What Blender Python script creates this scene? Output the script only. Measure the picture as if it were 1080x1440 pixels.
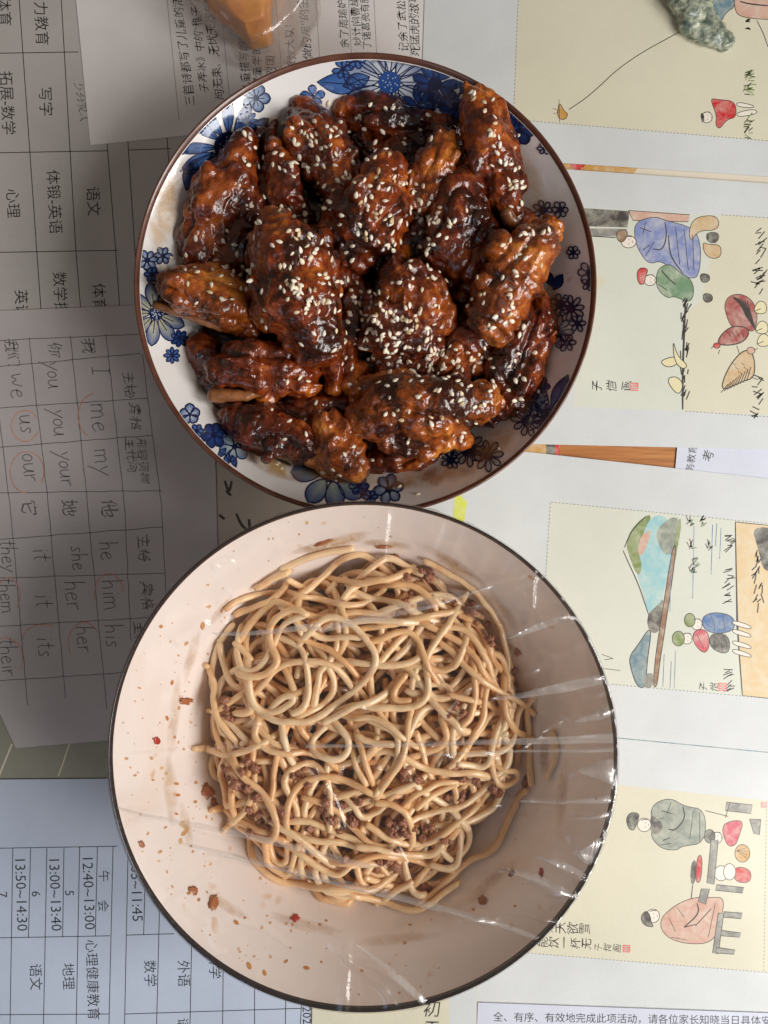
import bpy, bmesh, math, random
import numpy as np
from mathutils import Vector, Matrix, noise as mnoise
from mathutils.bvhtree import BVHTree

for o in list(bpy.data.objects):
    bpy.data.objects.remove(o)
S = bpy.context.scene
COL = S.collection
R = math.radians
random.seed(7)
rng = np.random.default_rng(7)

# ---------------------------------------------------------------- camera
CAM_H = 0.375          # metres above the table
FPX = 1084.0           # focal length in photo pixels (1080 x 1440)
cam_d = bpy.data.cameras.new('camera')
cam = bpy.data.objects.new('camera', cam_d)
COL.objects.link(cam)
cam.location = (0, 0, CAM_H)
cam_d.sensor_fit = 'VERTICAL'
cam_d.sensor_height = 36.0
cam_d.lens = 36.0 * FPX / 1440.0
cam_d.clip_start = 0.01
cam_d.clip_end = 50
S.camera = cam

# ---------------------------------------------------------------- world and window light
W = bpy.data.worlds.new('World')
S.world = W
W.use_nodes = True
bg = W.node_tree.nodes['Background']
bg.inputs[0].default_value = (1.0, 0.81, 0.64, 1)
bg.inputs[1].default_value = 0.145

def area(name, loc, target, sx, sy, watts, col):
    d = bpy.data.lights.new(name, 'AREA')
    d.shape = 'RECTANGLE'; d.size = sx; d.size_y = sy
    d.energy = watts; d.color = col
    o = bpy.data.objects.new(name, d)
    COL.objects.link(o)
    o.location = loc
    o.rotation_euler = (Vector(target) - Vector(loc)).to_track_quat('-Z', 'Y').to_euler()
    return o
# window on the right, split in two; gap added to break up highlights
for wx, wy in ((0.70, -0.52), (0.86, -0.08)):
    area('window_pane_light', (wx, wy, 0.66), (0.02, 0.0, 0.02), 0.32, 0.5, 7.0, (1.0, 0.975, 0.95))
area('bluish_sky_fill_light', (-0.62, -0.78, 0.95), (-0.1, -0.12, 0.0), 0.5, 0.5, 1.45, (0.50, 0.71, 1.0))  # unseen bluish lamp added for sky sheen and fill at the lower left

S.view_settings.view_transform = 'Standard'
S.view_settings.look = 'None'
S.view_settings.exposure = 0.0
S.view_settings.gamma = 1.0
S.view_settings.use_curve_mapping = False
S.render.engine = 'CYCLES'
S.cycles.use_denoising = True
S.cycles.max_bounces = 10
S.cycles.transparent_max_bounces = 16
S.cycles.caustics_reflective = False
S.cycles.caustics_refractive = False

# ---------------------------------------------------------------- helpers
def P(px, py, z=0.0):
    k = (CAM_H - z) / FPX
    return Vector(((px - 540) * k, (720 - py) * k, z))

def lin(r, g, b):
    f = lambda c: (c / 255 / 12.92) if c / 255 <= 0.04045 else ((c / 255 + 0.055) / 1.055) ** 2.4
    return (f(r), f(g), f(b), 1.0)

def link(o, parent=None):
    COL.objects.link(o)
    if parent is not None:
        o.parent = parent
    return o

def mesh_obj(name, verts, faces, mat, parent=None, smooth=False):
    m = bpy.data.meshes.new(name)
    m.from_pydata([tuple(v) for v in verts], [], faces)
    m.update()
    if smooth:
        m.polygons.foreach_set('use_smooth', [True] * len(m.polygons))
    if mat is not None:
        m.materials.append(mat)
    return link(bpy.data.objects.new(name, m), parent)

def tag(o, label, cat=None, group=None, kind=None):
    o['label'] = label
    if cat: o['category'] = cat
    if group: o['group'] = group
    if kind: o['kind'] = kind
    return o

def empty(name, loc=(0, 0, 0)):
    o = bpy.data.objects.new(name, None)
    o.empty_display_size = 0.02
    o.location = loc
    return link(o)

def adopt(child, root):
    """parent while keeping world coordinates that were baked in the mesh"""
    child.parent = root
    child.matrix_parent_inverse = Matrix.Translation(root.location).inverted()
    return child

class NT:
    """small node-tree writer"""
    def __init__(self, name):
        self.m = bpy.data.materials.new(name)
        self.m.use_nodes = True
        self.t = self.m.node_tree
        self.n = self.t.nodes
        self.b = self.n['Principled BSDF']
        self.out = self.n['Material Output']
    def node(self, typ, **kw):
        n = self.n.new(typ)
        for k, v in kw.items():
            if k.startswith('i_'):
                n.inputs[k[2:].replace('_', ' ')].default_value = v
            elif k.startswith('n_'):
                n.inputs[int(k[2:])].default_value = v
            else:
                setattr(n, k, v)
        return n
    def l(self, a, b):
        self.t.links.new(a, b)
    def set(self, **kw):
        for k, v in kw.items():
            self.b.inputs[k.replace('_', ' ')].default_value = v
        return self
    def coords(self, kind='Object', scale=None):
        tc = self.node('ShaderNodeTexCoord')
        out = tc.outputs[kind]
        if scale is not None:
            mp = self.node('ShaderNodeMapping')
            mp.inputs['Scale'].default_value = scale
            self.l(out, mp.inputs['Vector'])
            out = mp.outputs[0]
        return out
    def noise(self, scale, detail=3, rough=0.55, vec=None, dist=0.0):
        n = self.node('ShaderNodeTexNoise')
        n.inputs['Scale'].default_value = scale
        n.inputs['Detail'].default_value = detail
        n.inputs['Roughness'].default_value = rough
        n.inputs['Distortion'].default_value = dist
        if vec is not None: self.l(vec, n.inputs['Vector'])
        return n.outputs['Fac']
    def ramp(self, fac, stops, interp='LINEAR'):
        r = self.node('ShaderNodeValToRGB')
        r.color_ramp.interpolation = interp
        e = r.color_ramp.elements
        while len(e) < len(stops): e.new(0.5)
        for i, (p, c) in enumerate(stops):
            e[i].position = p
            e[i].color = c if len(c) == 4 else (*c, 1)
        self.l(fac, r.inputs[0])
        return r.outputs[0]
    def mix(self, fac, a, b, blend='MIX'):
        m = self.node('ShaderNodeMix', data_type='RGBA', blend_type=blend)
        for sock, v in ((0, fac), (6, a), (7, b)):
            if hasattr(v, 'is_linked') or hasattr(v, 'links'):
                self.l(v, m.inputs[sock])
            else:
                m.inputs[sock].default_value = v
        return m.outputs[2]
    def math(self, op, a, b=None):
        m = self.node('ShaderNodeMath', operation=op)
        for i, v in enumerate((a, b)):
            if v is None: continue
            if hasattr(v, 'links'): self.l(v, m.inputs[i])
            else: m.inputs[i].default_value = v
        return m.outputs[0]
    def bump(self, h, strength=0.3, dist=0.001, prev=None):
        b = self.node('ShaderNodeBump')
        b.inputs['Strength'].default_value = strength
        b.inputs['Distance'].default_value = dist
        self.l(h, b.inputs['Height'])
        if prev is not None: self.l(prev, b.inputs['Normal'])
        return b.outputs[0]
    def normal(self, n):
        self.l(n, self.b.inputs['Normal'])
    def color(self, c):
        self.l(c, self.b.inputs['Base Color'])

# ---------------------------------------------------------------- materials
def paper_mat(name, col, coat=0.25, var=0.05):
    t = NT(name)
    v = t.coords('Object')
    n1 = t.noise(22, 4, 0.6, v)
    dark = tuple(c * (1 - var * 2.2) for c in col[:3]) + (1,)
    c1 = t.ramp(n1, [(0.3, dark), (0.7, col)])
    n2 = t.noise(900, 2, 0.6, v)
    c2 = t.mix(0.06, c1, t.ramp(n2, [(0.35, (0.35, 0.33, 0.3, 1)), (0.7, (1, 1, 1, 1))]), 'MULTIPLY')
    t.color(c2)
    t.set(Roughness=0.55, Coat_Weight=coat, Coat_Roughness=0.22)
    t.normal(t.bump(t.noise(60, 3, 0.5, v), 0.12, 0.0006, t.bump(n2, 0.05, 0.0002)))
    return t.m

def ink_mat(name, col, rough=0.5, coat=0.2):
    t = NT(name)
    v = t.coords('Object')
    n = t.noise(420, 3, 0.6, v)
    lo = tuple(c * 0.75 for c in col[:3]) + (1,)
    hi = tuple(min(1, c * 1.15 + 0.012) for c in col[:3]) + (1,)
    t.color(t.ramp(n, [(0.3, lo), (0.7, hi)]))
    t.set(Roughness=rough, Coat_Weight=coat, Coat_Roughness=0.22)
    return t.m

def wash_mat(name, col, paper=(0.78, 0.76, 0.63, 1)):
    """watercolour print ink: uneven pigment density over cream paper"""
    t = NT(name)
    v = t.coords('Object')
    f = t.ramp(t.noise(170, 5, 0.65, v, 0.6), [(0.25, (0.45, 0.45, 0.45, 1)), (0.6, (1, 1, 1, 1))])
    t.color(t.mix(f, paper, col))
    t.set(Roughness=0.55, Coat_Weight=0.25, Coat_Roughness=0.22)
    return t.m

M = {}
M['page'] = paper_mat('white_page', lin(218, 222, 222))
M['grey_paper'] = paper_mat('newsprint', lin(192, 187, 182))
M['sheet'] = paper_mat('notebook_paper', lin(196, 190, 189))
M['essay'] = paper_mat('ruled_paper', lin(234, 229, 226))
M['sky_tint_sheet'] = paper_mat('sky_tinted_paper', lin(198, 209, 228))  # blue of reflected sky light mixed into the paper colour
M['doc'] = paper_mat('office_paper', lin(216, 221, 235))
M['cream'] = paper_mat('cream_panel', lin(222, 218, 194), 0.25, 0.03)
M['cream_pale'] = paper_mat('pale_panel', lin(219, 222, 208), 0.25, 0.03)
M['old'] = paper_mat('old_paper', lin(190, 180, 165))
M['mat_green'] = paper_mat('grey_green_card', lin(158, 156, 138), 0.2, 0.08)
M['beige'] = paper_mat('beige_strip', lin(230, 220, 200))
M['ink'] = ink_mat('print_ink', (0.022, 0.021, 0.022, 1))
M['line'] = ink_mat('grid_ink', (0.05, 0.047, 0.05, 1))
M['pencil'] = ink_mat('pen_stroke', (0.16, 0.15, 0.145, 1))
M['rule'] = ink_mat('ruled_line_ink', (0.36, 0.36, 0.38, 1))
M['redpen'] = ink_mat('red_pen', lin(214, 140, 112))
M['brush'] = ink_mat('brush_ink', (0.045, 0.038, 0.032, 1))
M['dash'] = ink_mat('dash_ink', (0.30, 0.29, 0.25, 1))
for k, c in dict(red=(200, 38, 42), rose=(205, 75, 95), blue=(130, 142, 190), deepblue=(78, 116, 165), green=(112, 146, 112),
                 olive=(120, 140, 70), teal=(104, 134, 146), aqua=(150, 200, 205), pink=(208, 165, 145), salmon=(205, 160, 140),
                 tan=(205, 172, 125), sand=(222, 196, 150), dark=(70, 66, 62), grey=(130, 128, 122), sagegrey=(140, 148, 135),
                 ochre=(200, 150, 70), brown=(150, 112, 84), maroon=(165, 80, 75), yellow=(222, 214, 110), skin=(238, 228, 215),
                 seal=(226, 100, 88), straw=(228, 218, 170), lime=(214, 222, 70)).items():
    M['w_' + k] = wash_mat('wash_' + k, lin(*c))

def wood_mat():
    t = NT('varnished_wood')
    v = t.coords('Object', (4, 60, 60))
    n = t.noise(9, 6, 0.6, v, 0.5)
    t.color(t.ramp(n, [(0.3, lin(150, 92, 44)), (0.55, lin(186, 122, 66)), (0.8, lin(205, 145, 84))]))
    t.set(Roughness=0.4, Coat_Weight=0.3, Coat_Roughness=0.2)
    t.normal(t.bump(n, 0.15, 0.0006))
    return t.m
M['wood'] = wood_mat()

def porcelain(name, col, stain, amount):
    t = NT(name)
    v = t.coords('Object')
    # thin dried sauce smears and specks: own shapes, unrelated to light
    spots = t.node('ShaderNodeTexVoronoi'); spots.inputs['Scale'].default_value = 105
    spots.inputs['Randomness'].default_value = 1.0
    wob = t.noise(260, 3, 0.6, v)
    vm = t.node('ShaderNodeVectorMath', operation='MULTIPLY_ADD')
    cn = t.node('ShaderNodeTexNoise'); cn.inputs['Scale'].default_value = 180
    t.l(v, cn.inputs['Vector'])
    t.l(cn.outputs['Color'], vm.inputs[0]); vm.inputs[1].default_value = (0.006, 0.006, 0.006); t.l(v, vm.inputs[2])
    t.l(vm.outputs[0], spots.inputs['Vector'])
    dot = t.ramp(spots.outputs['Distance'], [(0.13, (1, 1, 1, 1)), (0.24, (0, 0, 0, 1))])
    clump = t.ramp(t.noise(30, 3, 0.6, v), [(0.5, (0, 0, 0, 1)), (0.62, (1, 1, 1, 1))])
    rnd = t.math('GREATER_THAN', spots.outputs['Color'], 0.45)
    f = t.math('MULTIPLY', t.math('MULTIPLY', dot, clump), rnd)
    smear = t.ramp(t.noise(16, 5, 0.62, v, 1.0), [(0.56, (0, 0, 0, 1)), (0.74, (1, 1, 1, 1))])
    base = t.mix(t.math('MULTIPLY', smear, amount * 0.5), col, tuple(0.5 * a + 0.5 * b for a, b in zip(col, stain)))
    t.color(t.mix(t.math('MULTIPLY', f, amount), base, stain))
    t.set(Roughness=0.16, Coat_Weight=0.5, Coat_Roughness=0.06, Specular_IOR_Level=0.5)
    t.normal(t.bump(t.noise(45, 2, 0.5, v), 0.06, 0.0008))
    return t.m
M['porcelain'] = porcelain('white_porcelain', (0.80, 0.775, 0.75, 1), (0.55, 0.30, 0.10, 1), 0.45)
M['porcelain_pink'] = porcelain('warm_white_porcelain', (0.90, 0.81, 0.755, 1), (0.66, 0.33, 0.11, 1), 0.75)

def simple(name, col, rough=0.3, coat=0.0, nscale=200, var=0.25, **kw):
    t = NT(name)
    n = t.noise(nscale, 3, 0.6, t.coords('Object'))
    lo = tuple(c * (1 - var) for c in col[:3]) + (1,)
    hi = tuple(min(1, c * (1 + var)) for c in col[:3]) + (1,)
    t.color(t.ramp(n, [(0.3, lo), (0.7, hi)]))
    t.set(Roughness=rough, Coat_Weight=coat, Coat_Roughness=0.1, **kw)
    t.normal(t.bump(n, 0.15, 0.0004))
    return t.m
M['brown_rim'] = simple('brown_glaze', (0.115, 0.042, 0.026, 1), 0.3, 0.35)
M['black_rim'] = simple('black_glaze', (0.012, 0.007, 0.009, 1), 0.25, 0.5)

def painted_blue():
    t = NT('cobalt_underglaze')
    a = t.node('ShaderNodeVertexColor'); a.layer_name = 'Col'
    n = t.noise(500, 3, 0.6, t.coords('Object'))
    t.color(t.mix(0.35, a.outputs[0], t.ramp(n, [(0.3, (0.5, 0.5, 0.55, 1)), (0.7, (1, 1, 1, 1))]), 'MULTIPLY'))
    t.set(Roughness=0.18, Coat_Weight=0.5, Coat_Roughness=0.06)
    return t.m
M['cobalt'] = painted_blue()

def chicken_mat(name, lo, mid, hi, seed, skin=0.5):
    t = NT(name)
    v = t.coords('Object')
    mp = t.node('ShaderNodeMapping'); mp.inputs['Location'].default_value = (seed, seed * 1.7, seed * 0.3)
    t.l(v, mp.inputs['Vector']); v = mp.outputs[0]
    n1 = t.noise(48, 5, 0.62, v, 0.4)
    n2 = t.noise(230, 4, 0.65, v, 0.3)
    f = t.math('ADD', t.math('MULTIPLY', n1, 0.72), t.math('MULTIPLY', n2, 0.28))
    t.color(t.ramp(f, [(0.42, lo), (0.53, mid), (0.655, hi)]))
    vor = t.node('ShaderNodeTexVoronoi'); vor.inputs['Scale'].default_value = 520
    t.l(v, vor.inputs['Vector'])
    n3 = t.noise(900, 4, 0.7, v)
    b = t.bump(n2, 0.6, 0.0014)
    b = t.bump(vor.outputs['Distance'], skin * .45, 0.0007, b)
    b = t.bump(n3, 0.4, 0.0005, b)
    t.normal(b)
    rr = t.ramp(n1, [(0.35, (0.22,) * 3), (0.7, (0.42,) * 3)])
    t.l(rr, t.b.inputs['Roughness'])
    t.set(Coat_Weight=1.0, Coat_Roughness=0.05, Coat_IOR=1.55, Specular_IOR_Level=0.2,
          Subsurface_Weight=0.12, Subsurface_Radius=(0.004, 0.0012, 0.0004), Subsurface_Scale=0.6)
    cb = t.bump(n3, 0.08, 0.0006, t.bump(n2, 0.4, 0.0012))
    t.l(cb, t.b.inputs['Coat Normal'])
    return t.m
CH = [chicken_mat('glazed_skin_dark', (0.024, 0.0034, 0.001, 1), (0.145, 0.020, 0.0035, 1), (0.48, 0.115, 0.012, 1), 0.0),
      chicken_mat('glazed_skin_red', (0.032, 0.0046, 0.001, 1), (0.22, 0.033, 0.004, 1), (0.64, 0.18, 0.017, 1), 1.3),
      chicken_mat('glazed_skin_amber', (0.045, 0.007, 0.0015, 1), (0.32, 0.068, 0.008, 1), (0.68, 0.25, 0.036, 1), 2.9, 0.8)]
M['bone'] = simple('cooked_bone', (0.27, 0.10, 0.032, 1), 0.35, 0.5, 150, 0.35)
M['sesame'] = simple('toasted_sesame', (0.90, 0.81, 0.66, 1), 0.42, 0.15, 300, 0.12)
def sesame_mat():
    t = NT('toasted_sesame_seed'); oi = t.node('ShaderNodeObjectInfo'); v = t.coords('Object')
    c = t.ramp(oi.outputs['Random'], [(0.0, (0.60, 0.40, 0.19, 1)), (0.16, (0.80, 0.66, 0.44, 1)), (0.5, (0.90, 0.81, 0.64, 1)), (1.0, (0.93, 0.87, 0.74, 1))])
    t.color(t.mix(0.25, c, t.ramp(t.noise(900, 3, .6, v), [(.3, (.6, .45, .28, 1)), (.6, (1, 1, 1, 1))]), 'MULTIPLY'))
    t.set(Roughness=.4, Coat_Weight=.25, Coat_Roughness=.15)
    return t.m
M['sesame'] = sesame_mat()
M['sauce'] = simple('brown_sauce', (0.05, 0.014, 0.005, 1), 0.1, 0.8, 90, 0.5)

def noodle_mat():
    t = NT('wheat_noodle')
    v = t.coords('Object')
    oi = t.node('ShaderNodeObjectInfo')
    c0 = t.ramp(oi.outputs['Random'], [(0.0, (0.86, 0.49, 0.22, 1)), (0.5, (0.94, 0.62, 0.33, 1)), (1.0, (0.96, 0.70, 0.44, 1))])
    n = t.noise(95, 4, 0.6, v)
    c1 = t.mix(t.ramp(n, [(0.5, (0, 0, 0, 1)), (0.75, (0.6, 0.6, 0.6, 1))]), c0, (0.55, 0.24, 0.075, 1))
    t.color(c1)
    t.set(Roughness=0.38, Coat_Weight=0.55, Coat_Roughness=0.1, Subsurface_Weight=0.25,
          Subsurface_Radius=(0.005, 0.0026, 0.0012), Subsurface_Scale=0.6)
    t.normal(t.bump(t.noise(700, 3, 0.6, v), 0.25, 0.0004))
    return t.m
M['noodle'] = noodle_mat()
M['meat'] = simple('minced_pork', (0.36, 0.135, 0.068, 1), 0.5, 0.15, 500, 0.5)
M['chili'] = simple('red_chili', (0.46, 0.03, 0.012, 1), 0.25, 0.5, 300, 0.3)
M['tofu'] = simple('fried_crumb', (0.42, 0.14, 0.045, 1), 0.35, 0.4, 400, 0.4)
M['herb'] = simple('green_herb', (0.05, 0.12, 0.02, 1), 0.4, 0.2, 400, 0.4)

def film_mat(name, tint, base_fac, edge, haze, rough, bscale, bstr):
    t = NT(name)
    t.n.remove(t.b)
    v = t.coords('Object')
    bn = t.bump(t.noise(bscale, 3, 0.55, v, 0.6), bstr, 0.0012)
    tr = t.node('ShaderNodeBsdfTransparent'); tr.inputs[0].default_value = tint
    gl = t.node('ShaderNodeBsdfGlossy'); gl.inputs['Roughness'].default_value = rough
    gl.inputs['Color'].default_value = (1, 1, 1, 1)
    t.l(bn, gl.inputs['Normal'])
    df = t.node('ShaderNodeBsdfDiffuse'); df.inputs[0].default_value = (0.8, 0.78, 0.76, 1)
    lw = t.node('ShaderNodeLayerWeight'); lw.inputs['Blend'].default_value = 0.3
    t.l(bn, lw.inputs['Normal'])
    fac = t.math('ADD', t.math('MULTIPLY', lw.outputs['Facing'], edge), base_fac)
    g2 = t.node('ShaderNodeBsdfGlossy'); g2.inputs['Roughness'].default_value = 0.38
    t.l(bn, g2.inputs['Normal'])
    mg = t.node('ShaderNodeMixShader'); mg.inputs[0].default_value = 0.6
    t.l(gl.outputs[0], mg.inputs[1]); t.l(g2.outputs[0], mg.inputs[2]); gl = mg
    m1 = t.node('ShaderNodeMixShader'); m1.inputs[0].default_value = haze
    t.l(tr.outputs[0], m1.inputs[1]); t.l(df.outputs[0], m1.inputs[2])
    m2 = t.node('ShaderNodeMixShader'); t.l(fac, m2.inputs[0])
    t.l(m1.outputs[0], m2.inputs[1]); t.l(gl.outputs[0], m2.inputs[2])
    t.l(m2.outputs[0], t.out.inputs['Surface'])
    return t.m
M['film'] = film_mat('cling_film', (0.992, 0.985, 0.978, 1), 0.028, 0.38, 0.008, 0.05, 75, 0.5)
M['film_glint_strip'] = film_mat('hazy_glint_film', (0.96, 0.95, 0.94, 1), 0.07, 0.5, 0.16, 0.08, 60, 0.3)  # milky haze imitates light reflected along the film folds
M['bag'] = film_mat('plastic_bag', (0.985, 0.975, 0.965, 1), 0.06, 0.5, 0.045, 0.10, 160, 0.5)

# ---------------------------------------------------------------- the table and the sheets on it
def box_from_poly(name, pts, z0, z1, mat, parent=None):
    n = len(pts)
    v = [(p[0], p[1], z0) for p in pts] + [(p[0], p[1], z1) for p in pts]
    f = [list(range(n))[::-1], list(range(n, 2 * n))]
    f += [[i, (i + 1) % n, n + (i + 1) % n, n + i] for i in range(n)]
    o = mesh_obj(name, v, f, mat, parent)
    bm = bmesh.new(); bm.from_mesh(o.data); bmesh.ops.recalc_face_normals(bm, faces=bm.faces); bm.to_mesh(o.data); bm.free()
    return o

tb = box_from_poly('table_top', [(-0.45, -0.45), (0.45, -0.45), (0.45, 0.45), (-0.45, 0.45)], -0.03, 0.0, M['wood'])
tag(tb, 'orange brown wooden table top under the papers', kind='structure')

LAYER = 0.00032
sheet_z = {}
def sheet(name, level, poly, mat, label, cat):
    z0 = 0.0001 + level * LAYER
    z1 = z0 + 0.00022
    pts = [P(x, y, z1)[:2] for x, y in poly]
    o = box_from_poly(name, pts, z0, z1, mat)
    tag(o, label, cat)
    sheet_z[o.name] = z1
    return o

def zs(o, k=1):
    return sheet_z[o.name] + 0.00002 * k

print_count = {}
def next_z(o):
    print_count[o.name] = print_count.get(o.name, 0) + 1
    return sheet_z[o.name] + 0.000012 + 0.0000004 * print_count[o.name]

def ribbon(pts, w, closed=False, taper=False):
    """flat ribbon along 2-D points (px) -> verts(px), faces"""
    pts = [Vector(p) for p in pts]
    n = len(pts)
    V, F = [], []
    for i, p in enumerate(pts):
        a = pts[i - 1] if i > 0 else (pts[-2] if closed else p)
        b = pts[i + 1] if i < n - 1 else (pts[1] if closed else p)
        d = (b - a)
        if d.length < 1e-9: d = Vector((1, 0))
        d.normalize()
        nrm = Vector((-d.y, d.x))
        k = 1.0
        if taper:
            s = i / max(1, n - 1)
            k = 0.35 + 0.65 * math.sin(math.pi * min(1, max(0, 0.12 + 0.76 * s))) ** 0.7
        V.append(p + nrm * w * k / 2); V.append(p - nrm * w * k / 2)
    for i in range(n - 1):
        F.append([2 * i, 2 * i + 1, 2 * i + 3, 2 * i + 2])
    return V, F

def smooth_poly(pts, it=2, closed=False):
    pts = [Vector(p) for p in pts]
    for _ in range(it):
        q = []
        n = len(pts)
        rngi = range(n if closed else n - 1)
        if not closed: q.append(pts[0])
        for i in rngi:
            a, b = pts[i], pts[(i + 1) % n]
            q.append(a * 0.75 + b * 0.25); q.append(a * 0.25 + b * 0.75)
        if not closed: q.append(pts[-1])
        pts = q
    return pts

class Flat:
    """collects flat px shapes to print on a sheet"""
    def __init__(self): self.V = []; self.F = []
    def add(self, V, F):
        o = len(self.V); self.V += V; self.F += [[i + o for i in f] for f in F]
    def line(self, *pts, w=1.4, smooth=0, taper=False, wob=0.0):
        p = [Vector(q) for q in pts]
        if wob:
            d = []
            for a, b in zip(p[:-1], p[1:]):
                m = max(2, int((b - a).length / 12))
                d += [a.lerp(b, i / m) + Vector((random.uniform(-wob, wob), random.uniform(-wob, wob))) for i in range(m)]
            p = d + [p[-1]]
        if smooth: p = smooth_poly(p, smooth)
        self.add(*ribbon(p, w, False, taper)); return self
    def poly(self, pts, smooth=2, wob=0.0):
        p = smooth_poly(pts, smooth, True) if smooth else [Vector(q) for q in pts]
        if wob: p = [q + Vector((random.uniform(-wob, wob), random.uniform(-wob, wob))) for q in p]
        self.add(p, [list(range(len(p)))]); return self
    def build(self, name, mat, sh, k=1):
        z = next_z(sh)
        # outlines drawn in px, flipped so that faces look up
        o = mesh_obj(name, [P(v[0], v[1], z) for v in self.V], self.F, mat, sh)
        return o

def text_mesh(s, size_m, spacing=1.0):
    c = bpy.data.curves.new('t', 'FONT')
    c.body = s; c.size = size_m; c.align_x = 'CENTER'; c.align_y = 'CENTER'
    c.space_character = spacing
    c.resolution_u = 2
    o = bpy.data.objects.new('t', c)
    COL.objects.link(o)
    m = bpy.data.meshes.new_from_object(o)
    bpy.data.objects.remove(o); bpy.data.curves.remove(c)
    return m

def text(s, px, py, size, rot, sh, mat='ink', name='printed_word', k=2, hand=0.0, spacing=1.0):
    """size: character height in photo px; rot in degrees, counter-clockwise as seen"""
    z = next_z(sh)
    sm = size * (CAM_H - z) / FPX
    m = text_mesh(s, sm, spacing)
    n = len(m.vertices)
    co = np.zeros(n * 3); m.vertices.foreach_get('co', co); co = co.reshape(-1, 3)
    if hand and n:
        sd = random.uniform(0, 90)
        for i in range(n):
            p = Vector((co[i, 0] / sm * 1.7 + sd, co[i, 1] / sm * 1.7, 0))
            co[i, 0] += hand * sm * mnoise.noise(p)
            co[i, 1] += hand * sm * mnoise.noise(p + Vector((31, 7, 3))) + co[i, 0] * 0.02 * math.sin(sd)
        co[:, 0] += 0.12 * co[:, 1]
    a = R(rot); ca, sa = math.cos(a), math.sin(a)
    c = P(px, py, z)
    x = co[:, 0] * ca - co[:, 1] * sa + c.x
    y = co[:, 0] * sa + co[:, 1] * ca + c.y
    co = np.stack([x, y, np.full(n, z)], 1)
    m.vertices.foreach_set('co', co.ravel()); m.update()
    m.materials.clear(); m.materials.append(M[mat])
    m.name = name
    return link(bpy.data.objects.new(name, m), sh)

# ---- sheets, lowest first
green = sheet('grey_green_folder', 0, [(-90, 900), (360, 880), (360, 1160), (-90, 1160)], M['mat_green'],
              'grey green folder showing between the handwritten sheet and the lower timetable', 'folder')
fl = Flat(); fl.line((-10, 1112), (17, 1046), w=2.4); fl.build('folder_edge_line', M['beige'], green)
fl = Flat(); fl.line((82, 1092), (98, 1046), w=1.6, wob=0.6); fl.build('scuff_mark', M['w_straw'], green)

tt1 = sheet('upper_timetable', 1, [(-90, -90), (420, -90), (430, 470), (-90, 480)], M['grey_paper'],
            'grey printed school timetable at the upper left beside the flowered bowl', 'timetable')
essay = sheet('essay_sheet', 2, [(98, -90), (656, -90), (640, 170), (380, 178), (127, 204)], M['essay'],
              'ruled sheet full of dense handwriting under the top rim of the flowered bowl', 'paper')
oldp = sheet('brush_painting_page', 1, [(302, 560), (560, 560), (560, 840), (308, 840)], M['old'],
             'dim beige page with brush strokes showing in the gap between both bowls', 'page')
pron = sheet('pronoun_worksheet', 3, [(-90, 447), (0, 437), (296, 425), (304, 690), (312, 1028), (22, 1052), (-30, 938), (-90, 930)],
             M['sheet'], 'handwritten pronoun grid sheet with red pen circles at the left', 'paper')
tt2 = sheet('lower_timetable', 2, [(-90, 1097), (300, 1094), (470, 1092), (470, 1530), (-90, 1530)], M['sky_tint_sheet'],
            'printed timetable tinted by sky light, with lesson times at the lower left corner', 'timetable')
p1 = sheet('kite_picture_page', 3, [(600, -90), (1170, -90), (1170, 254), (1080, 248), (790, 229), (590, 216)], M['page'],
           'white page with a kite picture at the upper right corner', 'page')
p2 = sheet('winter_picture_page', 3, [(600, 226), (795, 238), (1080, 258), (1170, 264), (1170, 636), (1080, 632), (770, 625), (600, 620)], M['page'],
           'white page with robed figures and hens beside the flowered bowl', 'page')
p3 = sheet('lake_picture_page', 2, [(560, 616), (755, 637), (1080, 673), (1170, 683), (1170, 1070), (1080, 1057), (868, 1034), (600, 1006)], M['page'],
           'white page with a lake and hill picture at the middle right', 'page')
p4 = sheet('teahouse_picture_page', 1, [(600, 1000), (1170, 1060), (1170, 1460), (640, 1460), (600, 1440)], M['page'],
           'white page with a picture of seated people at the lower right', 'page')
memo = sheet('cream_title_page', 4, [(440, 1340), (632, 1380), (671, 1384), (669, 1530), (438, 1530)], M['cream'],
             'cream page with a brush written title peeping out below the noodle bowl', 'page')
doc = sheet('notice_sheet', 3, [(672, 1410), (1170, 1428), (1170, 1530), (668, 1530)], M['doc'],
            'pale blue printed notice along the bottom edge at the right', 'notice')
doc2 = sheet('exam_notice', 1, [(955, 600), (1170, 600), (1170, 700), (946, 700)], M['doc'],
             'small white printed sheet on bare wood between two picture pages', 'notice')
strip = sheet('striped_card', 0, [(690, 600), (787, 606), (787, 660), (690, 650)], M['w_ochre'],
              'card with orange, navy and red stripes lying at the wood gap', 'card')
for a, b, mt in ((768, 780.5, 'w_dark'), (780.5, 787, 'w_red')):
    f_ = Flat(); f_.poly([(a, 601), (b, 601), (b, 664), (a, 664)], 0); f_.build('stripe', M[mt], strip)
strip2 = sheet('beige_strip_of_paper', 0, [(760, 220), (1170, 236), (1170, 275), (895, 262), (880, 262), (760, 250)], M['beige'],
               'narrow beige paper strip in the gap under the kite page', 'paper')
f_ = Flat(); f_.poly([(787, 215), (905, 228), (880, 256), (780, 246)], 0); f_.build('brown_patch', M['w_ochre'], strip2)
f_ = Flat(); f_.poly([(802, 218), (832, 224), (815, 240), (802, 236)], 0); f_.build('red_patch', M['w_red'], strip2, 2)

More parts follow.
